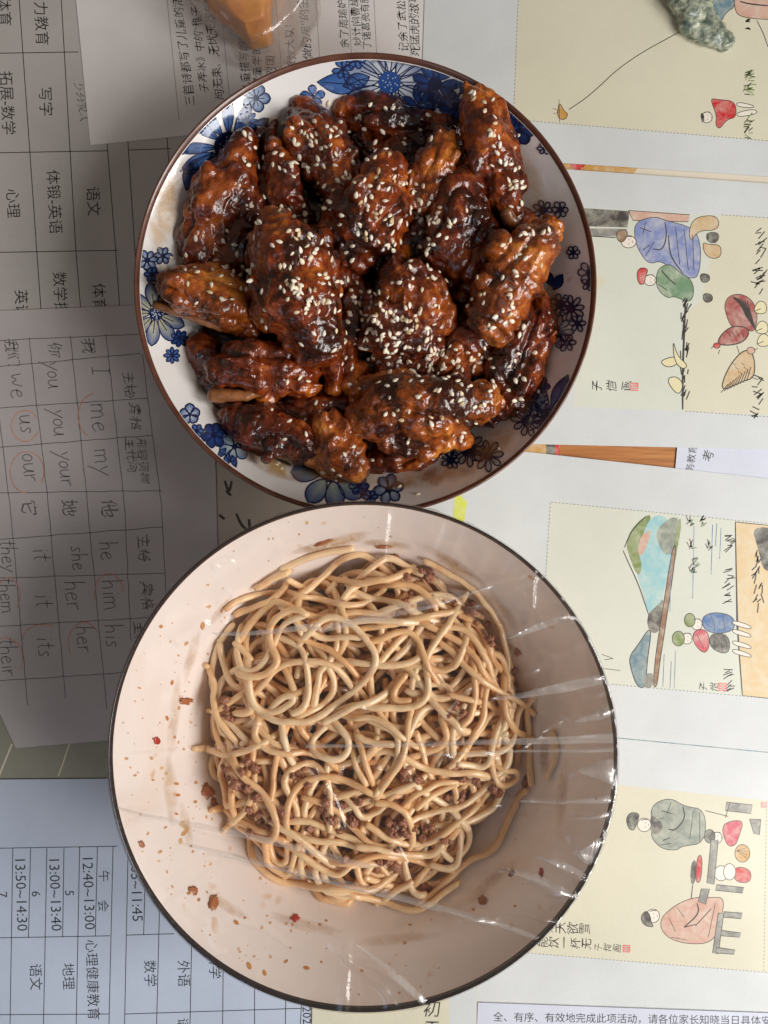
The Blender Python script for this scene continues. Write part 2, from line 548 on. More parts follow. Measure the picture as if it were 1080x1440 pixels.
# ---- upper timetable print
f_ = Flat()
for a in [((27, 0), (52, 357), (58, 440)), ((85, -20), (107, 357), (114, 440)), ((148, 170), (163, 357), (169, 440)), ((178, 170), (190, 357), (196, 440)),
          ((233, 170), (243, 300)), ((-10, 75), (110, 73)), ((-10, 215), (152, 212)), ((180, 211), (240, 209)), ((-10, 355), (166, 352)), ((190, 352), (240, 350))]:
    f_.line(*a, w=1.3)
f_.build('timetable_grid', M['line'], tt1)
for s, x, y in [('力教育', 57, 33), ('体育', 5, 16), ('写字', 63, 143), ('拓展-数学', 9, 145), ('语文', 130, 283), ('体锻-英语', 75, 284), ('心理', 17, 286),
                ('英语', 29, 428), ('数学探究', 84, 424), ('体育', 138, 419)]:
    text(s, x, y, 21, -87, tt1)
text('少分双人', 114, 144, 14, -80, tt1, 'pencil', 'pen_note', hand=0.25)

# ---- essay handwriting (reads upwards)
f_ = Flat()
for x0, x1 in ((233, 252), (308, 326), (348, 366), (386, 402), (443, 455), (489, 499), (525, 534), (574, 580), (612, 617)):
    f_.line((x0, -20), (x1, 170), w=1.0)
f_.build('ruled_lines', M['rule'], essay)
f_ = Flat(); f_.line((645, -20), (641, 110), w=2.0); f_.build('margin_line', M['ink'], essay)
for s, x, y, sz, rt in [('三首诗都写了儿童的活动。', 257, 56, 15.5, 96), ('子弄冰》中的“稚子”玩冰', 280, 52, 14.5, 96), ('拘无束、无忧无虑的童年', 300, 56, 15.5, 96),
                        ('以儿童描写的：', 345, 94, 15, 95), ('写出了童年的趣', 363, 100, 15, 95), ('次对国', 382, 100, 15, 95),
                        ('算数大以！', 409, 62, 15, 95), ('做的用”的生', 430, 40, 16, 95), ('余了周瑜妒忌诸葛', 482, 12, 14, 94), ('妙计向曹操借箭', 500, 16, 14, 94),
                        ('了诸葛亮有胆有识', 514, 18, 13, 94), ('记余了武松打虎', 566, 22, 14.5, 93), ('死猛虎的故事', 584, 34, 15, 93),
                        ('本文讲述了观果一块', 626, 44, 12.5, 92), ('从岩洞而来', 639, 42, 11, 92)]:
    text(s, x, y, sz, rt, essay, 'ink', 'handwritten_line', hand=0.16)

# ---- pronoun sheet
f_ = Flat()
for a in [((-8, 479), (195, 470)), ((-8, 516), (197, 497)), ((-8, 574), (208, 560)), ((-8, 630), (214, 612)), ((-8, 693), (228, 690)), ((-8, 759), (229, 741)),
          ((-8, 813), (232, 806)), ((-8, 881), (215, 868)), ((-8, 958), (185, 945)),
          ((-4, 560), (15, 720), (39, 992)), ((41, 475), (68, 710), (92, 982)), ((99, 472), (123, 710), (150, 998)), ((149, 470), (175, 710), (184, 900)), ((200, 497), (227, 710), (234, 850))]:
    f_.line(*a, w=1.2, wob=0.5)
f_.build('hand_ruled_grid', M['pencil'], pron)
GL = {'I': [[(.1, 1), (.5, 1)], [(.3, 1), (.3, 0)], [(.1, 0), (.5, 0)]],
      'm': [[(0, .55), (.05, 0)], [(.03, .4), (.15, .55), (.28, .45), (.28, 0)], [(.28, .4), (.42, .55), (.55, .42), (.57, .05), (.65, 0)]],
      'e': [[(0, .28), (.35, .32), (.32, .5), (.15, .52), (.02, .3), (.08, .05), (.25, 0), (.42, .1)]],
      'y': [[(0, .55), (.15, .2)], [(.42, .58), (.2, .1), (-.02, -.4)]],
      'o': [[(.2, .5), (.05, .4), (.02, .15), (.18, 0), (.35, .15), (.36, .4), (.2, .5)]],
      'u': [[(0, .52), (.02, .12), (.15, 0), (.32, .15), (.36, .52)], [(.36, .52), (.38, .06), (.46, 0)]],
      'r': [[(0, .55), (.05, 0)], [(.04, .35), (.15, .52), (.32, .5)]],
      'w': [[(0, .55), (.1, 0), (.27, .42), (.42, 0), (.58, .58)]],
      's': [[(.34, .48), (.15, .54), (.05, .4), (.3, .2), (.26, .03), (.02, .03)]],
      'h': [[(.02, 1), (.05, 0)], [(.05, .35), (.2, .52), (.36, .42), (.38, 0)]],
      'i': [[(.1, .5), (.12, 0)], [(.1, .72), (.12, .76)]],
      't': [[(.18, .9), (.16, .1), (.3, 0)], [(0, .58), (.36, .6)]]}
ADV = dict(I=.62, m=.78, e=.5, y=.48, o=.48, u=.55, r=.42, w=.7, s=.45, h=.52, i=.28, t=.42)
def hand_word(s, px, py, size, rot, sh, mat='pencil', w=1.5):
    f = Flat(); a = R(rot)
    tot = sum(ADV[c] for c in s); x = -tot / 2
    for ch in s:
        for st in GL[ch]:
            q = []
            for u, v in st:
                u2 = (x + u + 0.12 * v + random.uniform(-.02, .02)) * size; v2 = (v - 0.3 + random.uniform(-.02, .02)) * size
                q.append((px + u2 * math.cos(a) - v2 * math.sin(a), py - (u2 * math.sin(a) + v2 * math.cos(a))))
            f.line(*q, w=w, smooth=2 if len(q) > 2 else 0)
        x += ADV[ch]
    return f.build('handwritten_word', M[mat], sh, 2)
for s, x, y, sz in [('I', 137, 521, 24), ('me', 138, 588, 32), ('my', 143, 650, 30), ('you', 74, 528, 26), ('you', 82, 595, 26), ('your', 91, 660, 26),
                    ('we', 23, 543, 30), ('us', 36, 597, 27), ('our', 41, 658, 29), ('he', 149, 775, 27), ('him', 154, 838, 29), ('his', 156, 895, 27),
                    ('she', 108, 785, 24), ('her', 101, 838, 30), ('her', 116, 900, 27), ('it', 55, 780, 27), ('it', 58, 845, 27), ('its', 61, 910, 26),
                    ('they', 9, 782, 24), ('them', 7, 838, 24), ('their', 9, 925, 26)]:
    hand_word(s, x, y, sz, -84, pron)
for s, x, y, sz in [('我', 124, 487, 22), ('你', 76, 491, 22), ('我们', 16, 496, 20), ('主格', 181, 541, 19), ('宾格', 189, 586, 19), ('形容词物', 200, 648, 16), ('主代词', 183, 640, 16),
                    ('他', 152, 715, 25), ('她', 96, 714, 25), ('它', 40, 714, 25), ('主格', 201, 771, 20), ('宾格', 206, 838, 20), ('主格', 194, 892, 18)]:
    text(s, x, y, sz, -84, pron, 'pencil', 'handwritten_word', hand=0.22)
def arc(cx, cy, rx, ry, a0, a1, n=22):
    return [(cx + rx * math.cos(R(a0 + (a1 - a0) * i / n)) + random.uniform(-.5, .5), cy + ry * math.sin(R(a0 + (a1 - a0) * i / n)) + random.uniform(-.5, .5)) for i in range(n + 1)]
for cx, cy, rx, ry, a0, a1 in [(35, 599, 19, 22, 20, 330), (38, 664, 24, 29, 90, 390), (136, 585, 26, 32, 120, 260), (153, 835, 20, 28, 160, 350),
                               (118, 905, 22, 30, 150, 330), (60, 900, 28, 22, 180, 300), (12, 838, 16, 26, 190, 400), (8, 925, 24, 28, 210, 400)]:
    f_ = Flat(); f_.line(*arc(cx, cy, rx, ry, a0, a1), w=1.3); f_.build('red_pen_mark', M['redpen'], pron, 3)

# ---- lower timetable print
f_ = Flat()
for a in [((-10, 1193), (165, 1190)), ((-10, 1319), (155, 1316)), ((178, 1315), (245, 1313)), ((-10, 1427), (153, 1426)), ((175, 1426), (424, 1418)),
          ((18, 1193), (14, 1450)), ((43, 1193), (40, 1319)), ((66, 1193), (61, 1450)), ((90, 1192), (88, 1318)), ((112, 1191), (107, 1450)), ((137, 1191), (134, 1317)),
          ((159, 1190), (153, 1450)), ((180, 1200), (175, 1450)), ((204, 1240), (202, 1315)), ((225, 1250), (220, 1450)), ((270, 1300), (267, 1450)), ((314, 1340), (313, 1450)),
          ((358, 1370), (358, 1450)), ((402, 1400), (401, 1450)), ((424, 1410), (422, 1450))]:
    f_.line(*a, w=1.2)
f_.build('timetable_grid', M['line'], tt2)
for s, x, y, sz in [('12:40~13:00', 124, 1255, 21), ('13:00~13:40', 77, 1257, 21), ('13:50~14:30', 29, 1257, 21), ('5', 97, 1256, 18), ('6', 50, 1257, 18), ('7', 3, 1258, 18),
                    ('午', 145, 1232, 17), ('会', 144, 1274, 17), ('11:05~11:45', 191, 1244, 21), ('心理健康教育', 129, 1378, 19), ('地理', 95, 1373, 19), ('语文', 49, 1374, 19),
                    ('数学', 210, 1369, 19), ('外语', 257, 1369, 19), ('科学', 301, 1358, 19), ('2024', 431, 1432, 17), ('语', 256, 1440, 17)]:
    text(s, x, y, sz, -88, tt2)

# ---- old painting page between the bowls: loose brush strokes
f_ = Flat()
for a in [((316, 676), (322, 694), (326, 676)), ((318, 690), (325, 697)), ((332, 722), (340, 740), (352, 748)), ((350, 730), (352, 750)), ((308, 724), (316, 730)), ((345, 746), (372, 744))]:
    f_.line(*a, w=4, smooth=2, taper=True)
f_.build('brush_strokes', M['brush'], oldp)

# ---- printed texts on pages, notice and title
text('全、有序、有效地完成此项活动，请各位家长知晓当日具体安排，另三', 918, 1434, 14.5, -0.8, doc)
text('务教育', 973, 645, 13, 82, doc2); text('考', 997, 641, 17, 78, doc2)
text('初', 607, 1421, 24, -2, memo, 'brush', 'brush_character', hand=0.12); text('雪', 607, 1448, 24, -2, memo, 'brush', 'brush_character', hand=0.12)
f_ = Flat(); f_.poly([(632, 1384), (670, 1388), (668, 1528), (632, 1528)], 0); f_.build('white_margin', M['page'], memo)

def dashes(poly, sh, closed=True):
    f = Flat(); n = len(poly)
    for i in range(n if closed else n - 1):
        a, b = Vector(poly[i]), Vector(poly[(i + 1) % n])
        L = (b - a).length; m = int(L / 5.2)
        for k in range(m):
            f.line(a.lerp(b, (k + .15) / m), a.lerp(b, (k + .7) / m), w=1.1)
    f.build('dashed_border', M['dash'], sh, 2)

def wash(sh, mat, pts, k=3, name='printed_patch', smooth=2, outline=1.0, wob=0.3):
    f = Flat(); f.poly(pts, smooth, wob); o = f.build(name, M['w_' + mat], sh, k)
    if outline:
        g = Flat(); q = smooth_poly(pts, smooth, True); q.append(q[0])
        g.line(*q, w=outline, wob=0); gg = g.build('ink_outline', M['brush'], sh, k + 1)
    return o
def ink(sh, *lines, w=1.6, k=6, mat='brush', name='ink_stroke', taper=True):
    f = Flat()
    for a in lines: f.line(*a, w=w, smooth=2 if len(a) > 2 else 0, taper=taper)
    return f.build(name, M[mat], sh, k)
def disc(cx, cy, rx, ry=None, n=10):
    ry = ry or rx
    return [(cx + rx * math.cos(2 * math.pi * i / n), cy + ry * math.sin(2 * math.pi * i / n)) for i in range(n)]
def tuft(sh, cx, cy, n, L, ang, spread=50, w=2.0, mat='brush'):
    ls = []
    for i in range(n):
        a = R(ang + random.uniform(-spread, spread)); l = L * random.uniform(.5, 1)
        x, y = cx + random.uniform(-L, L) * .35, cy + random.uniform(-L, L) * .6
        ls.append(((x, y), (x + l * math.cos(a), y - l * math.sin(a))))
    ink(sh, *ls, w=w, mat=mat)
def seal(sh, x, y, s=12):
    f = Flat(); f.poly([(x - s / 2, y - s / 2), (x + s / 2, y - s / 2 + .6), (x + s / 2 - .5, y + s / 2), (x - s / 2, y + s / 2 - .5)], 0); f.build('red_seal', M['w_seal'], sh, 3)
    f = Flat()
    for d in (-.25, .05, .3):
        f.line((x - s * .35, y + s * d), (x + s * .35, y + s * d), w=.9)
    f.line((x, y - s * .4), (x, y + s * .4), w=.9)
    f.build('seal_mark', M['page'], sh, 4)

def face(sh, x, y):
    ink(sh, ((x - 1, y - 4), (x, y - 2)), ((x - 1, y + 2), (x, y + 4)), ((x + 4, y - 1.5), (x + 4.5, y + 1.5)), w=.9)
    ink(sh, ((x - 6, y - 6), (x - 2, y - 8), (x + 3, y - 7)), w=1.1)
# page 1: a plain kite scene
pan = [(731, -60), (1170, -60), (1170, 207), (1080, 198), (722, 168)]
f_ = Flat(); f_.poly(pan, 0); f_.build('picture_panel', M['cream'], p1)
dashes([pan[2], pan[3], pan[4], pan[0]], p1, False)
ink(p1, ((800, 154), (830, 134), (880, 86), (968, 38)), w=1.2, taper=False)
wash(p1, 'ochre', [(783, 166), (786, 142), (793, 156), (799, 160), (795, 169)]); ink(p1, ((786, 140), (787, 172)), ((778, 160), (786, 158)), ((777, 152), (787, 157)), w=1.1)
wash(p1, 'red', [(998, 138), (1010, 140), (1034, 142), (1036, 165), (1022, 168), (1012, 182), (1006, 176), (1008, 162)])
wash(p1, 'skin', disc(994, 165, 8)); wash(p1, 'dark', [(985, 158), (990, 160), (991, 172), (986, 172)], 5, outline=0)
wash(p1, 'skin', [(1036, 143), (1060, 148), (1060, 152), (1036, 150)], 5); wash(p1, 'skin', [(1036, 158), (1062, 153), (1066, 160), (1037, 165)], 5)
for y in (104, 118, 130, 172, 186): tuft(p1, 1049, y, 5, 12, 15, 50, 2.6, 'w_olive')
for y in (108, 126, 176, 188): tuft(p1, 1049, y, 4, 11, 20, 40, 2.0)
for y in (30, 42): tuft(p1, 1050, y, 4, 7, 20, 40, 2.4)
wash(p1, 'teal', [(990, -20), (1034, -20), (1036, 8), (1020, 18), (1014, 32), (1004, 28), (1004, 12)])
wash(p1, 'pink', [(1034, -20), (1100, -20), (1100, 28), (1050, 26), (1032, 18)]); ink(p1, ((1040, 2), (1056, 6), (1080, 8)), w=2)
ink(p1, ((1064, 28), (1074, 48), (1080, 66)), w=1.2)

# page 2: plain courtyard scene with figures and birds
pan = [(812, 292), (1014, 302), (1170, 312), (1170, 592), (1080, 584), (806, 572)]
f_ = Flat(); f_.poly(pan, 0); f_.build('picture_panel', M['cream_pale'], p2)
f_ = Flat(); f_.poly([(1014, 302), (1170, 312), (1170, 592), (1080, 584), (962, 578), (966, 440), (985, 425)], 0); f_.build('picture_ground', M['cream'], p2, 2)
dashes([pan[1], pan[2]], p2, False); dashes([pan[3], (962, 578)], p2, False)
wash(p2, 'dark', [(815, 292), (886, 297), (882, 320), (815, 318)], smooth=0, outline=0); wash(p2, 'grey', [(815, 321), (882, 322), (876, 332), (815, 332)], smooth=0, outline=0)
ink(p2, ((830, 332), (866, 334)), w=2); wash(p2, 'pink', [(884, 296), (970, 302), (968, 312), (890, 310)], smooth=0)
wash(p2, 'blue', [(893, 312), (920, 304), (936, 310), (975, 320), (986, 344), (984, 382), (976, 394), (946, 382), (930, 366), (912, 372), (898, 352), (892, 334)])
ink(p2, ((935, 312), (938, 330), (932, 352), (918, 350)), ((940, 330), (942, 360), (960, 384)), ((900, 320), (916, 326)), ((904, 352), (914, 344)), w=1.7)
wash(p2, 'skin', disc(884, 340, 11, 9)); wash(p2, 'brown', [(866, 326), (878, 322), (884, 328), (876, 342), (868, 338)], 5)
wash(p2, 'green', [(924, 378), (942, 370), (954, 382), (974, 394), (976, 416), (968, 426), (948, 416), (938, 420), (922, 404)])
ink(p2, ((930, 380), (940, 392), (950, 400)), ((926, 400), (938, 408)), w=1.6)
wash(p2, 'skin', disc(914, 394, 9, 8)); wash(p2, 'red', [(895, 384), (900, 376), (912, 378), (908, 388), (906, 400), (898, 400)], 5)
for x, y in ((984, 392), (988, 420)): wash(p2, 'dark', [(x, y - 8), (x + 14, y - 6), (x + 14, y + 4), (x + 2, y + 6)], 4)
wash(p2, 'tan', [(968, 326), (976, 306), (1004, 302), (1012, 312), (1008, 324), (982, 324), (972, 340)]); wash(p2, 'tan', [(988, 340), (996, 344), (1014, 344), (1014, 362), (1000, 364), (990, 356)])
wash(p2, 'dark', [(992, 326), (1012, 326), (1010, 342), (994, 342)], outline=0)
for y in (432, 450, 470, 500, 530, 556): tuft(p2, 962, y, 6, 14, 80, 30, 2.6)
ink(p2, ((964, 424), (962, 470), (960, 520), (960, 576)), w=3)
wash(p2, 'maroon', [(1030, 462), (1022, 446), (1018, 428), (1026, 415), (1044, 413), (1060, 424), (1066, 446), (1060, 468), (1048, 462), (1040, 458)], outline=1.0)
wash(p2, 'maroon', [(1008, 484), (1014, 470), (1030, 458), (1050, 460), (1054, 470), (1044, 482), (1024, 486)], 4, outline=1.6)
for a in range(7): ink(p2, ((1030 + a * 3.4, 417 + a), (1042 + a * 2.5, 428 + a * 3), (1050 + a * 2, 446 + a * 3)), w=2.0)
for a in range(4): ink(p2, ((1022 + a * 7, 466), (1028 + a * 6, 474)), w=1.4)
wash(p2, 'red', disc(1008, 486, 5, 4), 5, outline=1); ink(p2, ((1004, 486), (1000, 490)), ((1012, 492), (1010, 498)), ((1036, 486), (1040, 498)), w=1.5)
wash(p2, 'tan', [(1012, 552), (1022, 520), (1042, 494), (1056, 492), (1062, 510), (1060, 532), (1044, 536)], outline=1.6)
wash(p2, 'salmon', disc(1056, 493, 6, 5), 5, outline=1); ink(p2, ((1060, 492), (1066, 490)), ((1056, 530), (1066, 534)), w=1.5)
for a in range(9): ink(p2, ((1014 + a * 4.5, 552 - a * 2), (1024 + a * 4, 540 - a * 3)), w=1.7)
for a in range(6): ink(p2, ((1030 + a * 4, 510 + (a % 3) * 6), (1035 + a * 4, 514 + (a % 3) * 6)), w=1.1)
for x, y in ((1066, 434), (1068, 462), (1070, 480)): wash(p2, 'straw', [(x - 8, y + 6), (x, y - 12), (x + 12, y - 8), (x + 12, y + 8)]); ink(p2, ((x - 6, y + 4), (x + 4, y)), w=1.5)
for pts in ([(926, 508), (940, 518), (956, 510), (950, 500)], [(946, 476), (952, 500), (968, 514), (960, 520), (948, 508)], [(936, 534), (950, 528), (962, 540), (954, 558)]):
    wash(p2, 'straw', pts, outline=1.2)
for y in (330, 350, 370, 388, 400): tuft(p2, 1074, y, 5, 16, 200, 40, 2.2)
for y in (540, 560, 578): tuft(p2, 1070, y, 5, 14, 200, 50, 2.4)
for i, s in enumerate('子恺画'): text(s, 840 + 21 * i, 543, 15, 88, p2, 'brush', 'brush_character', 5, hand=0.2)
seal(p2, 892, 544)
f_ = Flat(); f_.poly([(838, 385), (850, 394), (846, 404), (836, 406)], 0); f_.build('cream_corner', M['cream'], p2, 2)

# page 3: plain lake scene
pan = [(774, 706), (1000, 728), (1170, 746), (1170, 986), (1080, 982), (858, 962), (760, 952)]
f_ = Flat(); f_.poly(pan, 0); f_.build('picture_panel', M['cream_pale'], p3)
dashes([pan[0], pan[1], pan[2]], p3, False); dashes([pan[3], pan[4], pan[5]], p3, False); dashes([pan[0], (764, 860)], p3, False)
wash(p3, 'sand', [(1034, 734), (1170, 748), (1170, 986), (1080, 982), (1044, 978), (1036, 880)], smooth=0, outline=1.2)
wash(p3, 'aqua', [(916, 724), (940, 726), (950, 760), (936, 820), (928, 860), (914, 870), (900, 820), (890, 790), (884, 770)], outline=0)
wash(p3, 'olive', [(880, 770), (884, 750), (900, 730), (918, 722), (908, 742), (896, 770), (904, 800), (896, 812)], 4, outline=0)
wash(p3, 'pink', [(896, 776), (902, 752), (916, 744), (912, 762), (902, 784)], 5, outline=0)
ink(p3, ((876, 774), (884, 792), (898, 822), (908, 852), (914, 870)), ((878, 770), (888, 746), (908, 726)), w=1.6)
wash(p3, 'sagegrey', [(926, 740), (946, 726), (956, 730), (948, 776), (934, 782), (922, 756)], outline=0)
wash(p3, 'olive', [(952, 730), (960, 730), (948, 800), (944, 800)], outline=0); wash(p3, 'dark', [(908, 866), (926, 850), (934, 840), (930, 866), (928, 888), (914, 892)], outline=0)
wash(p3, 'brown', [(946, 766), (952, 768), (936, 880), (928, 930), (924, 966), (918, 966), (922, 920), (930, 870)], outline=1.2)
wash(p3, 'teal', [(884, 924), (898, 906), (912, 884), (916, 890), (910, 930), (908, 968), (896, 966), (888, 944)], outline=1.3); wash(p3, 'grey', [(904, 950), (920, 944), (918, 968), (906, 968)], outline=0)
for x, y0, y1 in ((976, 740, 842), (1002, 738, 808), (1008, 736, 768), (944, 770, 860), (1014, 742, 786), (934, 920, 966), (944, 930, 968), (950, 915, 968)):
    ink(p3, ((x, y0), (x - 2, y1)), w=1.6, mat='w_deepblue')
for x, y in ((968, 736), (972, 770), (984, 735), (974, 790), (994, 770), (972, 800)): tuft(p3, x, y, 6, 9, 60, 60, 2.4, 'w_dark'); tuft(p3, x + 3, y + 3, 3, 7, 60, 60, 2.8, 'w_green')
ink(p3, ((1034, 734), (1036, 840), (1038, 900), (1044, 978)), w=2)
for y in (750, 760, 806, 820, 838, 950, 960): tuft(p3, 1030, y, 5, 14, 200, 30, 2.0)
for y in (780, 800, 815, 840): tuft(p3, 1068, y, 5, 14, 250, 40, 2.6)
wash(p3, 'dark', [(1056, 740), (1100, 744), (1100, 800), (1074, 806), (1066, 770)], outline=0)
wash(p3, 'deepblue', [(986, 868), (1004, 860), (1032, 866), (1034, 886), (1010, 892), (990, 886)]); wash(p3, 'rose', [(974, 890), (984, 884), (996, 888), (998, 910), (990, 920), (976, 906)])
wash(p3, 'dark', [(998, 890), (1026, 892), (1026, 922), (998, 912)]); wash(p3, 'skin', disc(980, 878, 8)); wash(p3, 'skin', disc(966, 898, 8))
wash(p3, 'olive', disc(970, 872, 8, 10), 5); wash(p3, 'olive', disc(954, 898, 9, 11), 5)
for y0 in (872, 884, 900, 912): wash(p3, 'skin', [(1030, y0), (1052, y0 + 6), (1058, y0 + 12), (1050, y0 + 12), (1030, y0 + 6)])
for i, s in enumerate('子恺'): text(s, 990 + 15 * i, 966, 13, 86, p3, 'brush', 'brush_character', 5, hand=0.2)
seal(p3, 1016, 966)
ink(p3, ((846, 920), (862, 926)), ((850, 928), (862, 926)), ((848, 940), (872, 943)), w=1.2)
f_ = Flat(); f_.poly([(640, 690), (657, 705), (652, 740), (636, 740)], 0); f_.build('lime_stripe', M['w_lime'], p3)

# page 4: plain indoor scene
pan = [(760, 1095), (872, 1104), (1080, 1126), (1170, 1136), (1170, 1376), (1074, 1367), (740, 1340)]
f_ = Flat(); f_.poly(pan, 0); f_.build('picture_panel', M['cream'], p4)
dashes([pan[4], pan[5], pan[6]], p4, False); dashes([(1078, 1126), (1074, 1367)], p4, False)
wash(p4, 'sagegrey', [(914, 1142), (922, 1128), (944, 1122), (962, 1134), (992, 1138), (992, 1186), (958, 1190), (952, 1196), (930, 1194), (914, 1176), (920, 1160)])
ink(p4, ((960, 1134), (964, 1150), (950, 1168), (940, 1166)), ((930, 1140), (944, 1144)), ((932, 1182), (942, 1178)), w=2)
wash(p4, 'dark', [(914, 1146), (924, 1150), (934, 1162), (926, 1174), (914, 1172)], 4, outline=0); wash(p4, 'skin', disc(906, 1160, 10), 5)
wash(p4, 'dark', [(880, 1152), (886, 1142), (900, 1144), (896, 1156), (892, 1168), (884, 1166)], 6)
wash(p4, 'salmon', [(926, 1296), (944, 1276), (972, 1262), (1000, 1262), (1020, 1262), (1012, 1300), (1002, 1326), (966, 1328), (936, 1318)])
ink(p4, ((980, 1270), (984, 1284), (962, 1304)), ((962, 1304), (978, 1300)), ((1000, 1278), (978, 1302)), w=2)
wash(p4, 'skin', disc(918, 1288, 10)); wash(p4, 'dark', [(900, 1290), (908, 1280), (914, 1286), (916, 1298), (920, 1304), (906, 1302)], 5)
wash(p4, 'rose', [(1014, 1162), (1028, 1154), (1046, 1154), (1040, 1174), (1034, 1190), (1022, 1190)]); wash(p4, 'skin', disc(1008, 1178, 8)); wash(p4, 'dark', disc(998, 1176, 8, 10), 5)
wash(p4, 'ochre', disc(1044, 1200, 11, 13)); ink(p4, *[((1036, 1196), (1050, 1192 + 5 * i)) for i in range(4)], w=1)
wash(p4, 'red', [(1032, 1218), (1056, 1222), (1056, 1242), (1032, 1240)]); wash(p4, 'skin', disc(1014, 1228, 10, 11)); wash(p4, 'skin', disc(1026, 1226, 9, 12), 4)
for q in ([(1022, 1128), (1058, 1132), (1056, 1144), (1020, 1140)], [(1000, 1180), (1010, 1182), (1004, 1244), (994, 1242)], [(1008, 1244), (1046, 1248), (1044, 1256), (1006, 1252)], [(986, 1250), (998, 1250), (992, 1272), (982, 1268)],
          [(1010, 1284), (1018, 1284), (1010, 1342), (1002, 1340)], [(1018, 1282), (1044, 1284), (1042, 1292), (1018, 1290)], [(1014, 1308), (1042, 1312), (1040, 1318), (1014, 1316)], [(1008, 1332), (1034, 1336), (1032, 1342), (1006, 1340)], [(1054, 1152), (1070, 1152), (1068, 1174), (1060, 1172)]):
    wash(p4, 'grey', q, smooth=0)
wash(p4, 'red', [(980, 1204), (988, 1202), (986, 1240), (978, 1242)]); wash(p4, 'dark', [(972, 1212), (980, 1208), (978, 1244), (970, 1242)], outline=0); ink(p4, ((974, 1244), (972, 1264)), w=2)
ink(p4, ((992, 1140), (1024, 1148)), ((1020, 1150), (1026, 1130)), w=1.6)
for i, s in enumerate('来天欲雪'): text(s, 772 + 17 * i, 1304 + i * .8, 17, 88, p4, 'brush', 'brush_character', 5, hand=0.16)
for i, s in enumerate('能饮一杯无'): text(s, 764 + 15.5 * i, 1325 + i * .6, 16, 88, p4, 'brush', 'brush_character', 5, hand=0.16)
for i, s in enumerate('子恺画'): text(s, 842 + 13 * i, 1332 + i * .5, 12, 84, p4, 'brush', 'brush_character', 5, hand=0.2)
seal(p4, 881, 1334, 11); seal(p4, 1074, 1132, 8)
f_ = Flat(); f_.line((860, 1037), (1080, 1058), w=1.4); f_.build('edge_line', M['w_teal'], p4, 30)

for sh_, x_, y_ in ((p1, 996, 165), (p2, 885, 340), (p2, 916, 394), (p3, 982, 878), (p3, 968, 898), (p4, 908, 1160), (p4, 920, 1288), (p4, 1010, 1178)):
    face(sh_, x_, y_)
for q in (((944, 1128), (938, 1144)), ((975, 1140), (970, 1180)), ((984, 1142), (984, 1184)), ((926, 1152), (934, 1150)), ((930, 1188), (944, 1186))): ink(p4, q, w=1.2)
for q in (((940, 1290), (950, 1310)), ((952, 1276), (962, 1290)), ((1006, 1270), (996, 1318)), ((944, 1318), (966, 1322))): ink(p4, q, w=1.2)
for q in (((950, 320), (956, 372)), ((962, 322), (968, 380)), ((908, 312), (904, 330)), ((920, 340), (908, 360)), ((974, 330), (976, 380))): ink(p2, q, w=1.2)
for q in (((1000, 866), (1006, 886)), ((1016, 864), (1020, 888)), ((980, 892), (990, 912)), ((1004, 896), (1006, 912)), ((1014, 896), (1016, 916))): ink(p3, q, w=1.1)

# ---------------------------------------------------------------- lathe bowls
def dense(prof, it=3):
    return [tuple(p) for p in smooth_poly(prof, it)]

def lathe(name, prof, mat, c, seg=160, parent=None):
    V, F = [], []
    n = len(prof)
    for i in range(seg):
        a = 2 * math.pi * i / seg
        for r, z in prof:
            V.append((c[0] + r * math.cos(a), c[1] + r * math.sin(a), z))
    for i in range(seg):
        j = (i + 1) % seg
        for k in range(n - 1):
            F.append([i * n + k, j * n + k, j * n + k + 1, i * n + k + 1])
    return mesh_obj(name, V, F, mat, parent, True)

class Bowl:
    def __init__(self, name, cpx, R_, Hrim, inner, outer, mat, rim_mat, rim_w, label, base_z):
        self.H = Hrim; self.R = R_
        c = P(cpx[0], cpx[1], Hrim); self.c = (c.x, c.y)
        ip = dense(inner); self.ir = np.array([p[0] for p in ip]); self.iz = np.array([p[1] for p in ip])
        self.root = empty(name, (c.x, c.y, base_z))
        tag(self.root, label, 'bowl')
        op = dense(outer)
        cut = R_ - rim_w
        inn = [(r, z) for r, z in ip if r < cut] + [(cut, float(np.interp(cut, self.ir, self.iz)))]
        body_prof = [(0.0002, ip[0][1])] + inn[1:]
        body = lathe('body', body_prof, mat, self.c); adopt(body, self.root)
        zc = inn[-1][1]
        rim_prof = [(cut, zc), (R_ - rim_w * .55, Hrim - .0002), (R_ - rim_w * .25, Hrim), (R_ - .0001, Hrim - .0006), (R_, Hrim - .0018), (op[0][0] - .0002, op[0][1])]
        rim = lathe('rim', rim_prof, rim_mat, self.c); adopt(rim, self.root)
        outp = [(op[0][0] - .0002, op[0][1])] + op[1:]
        ow = lathe('outer_wall', outp, mat, self.c); adopt(ow, self.root)
        self.rim = rim
    def z(self, r):
        return float(np.interp(r, self.ir, self.iz))
    def proj(self, px, py, off=0.0):
        z = 0.03
        for _ in range(24):
            p = P(px, py, z)
            r = math.hypot(p.x - self.c[0], p.y - self.c[1])
            z = 0.5 * z + 0.5 * (self.z(min(r, self.R - .0012)) + off)
        return P(px, py, z), r

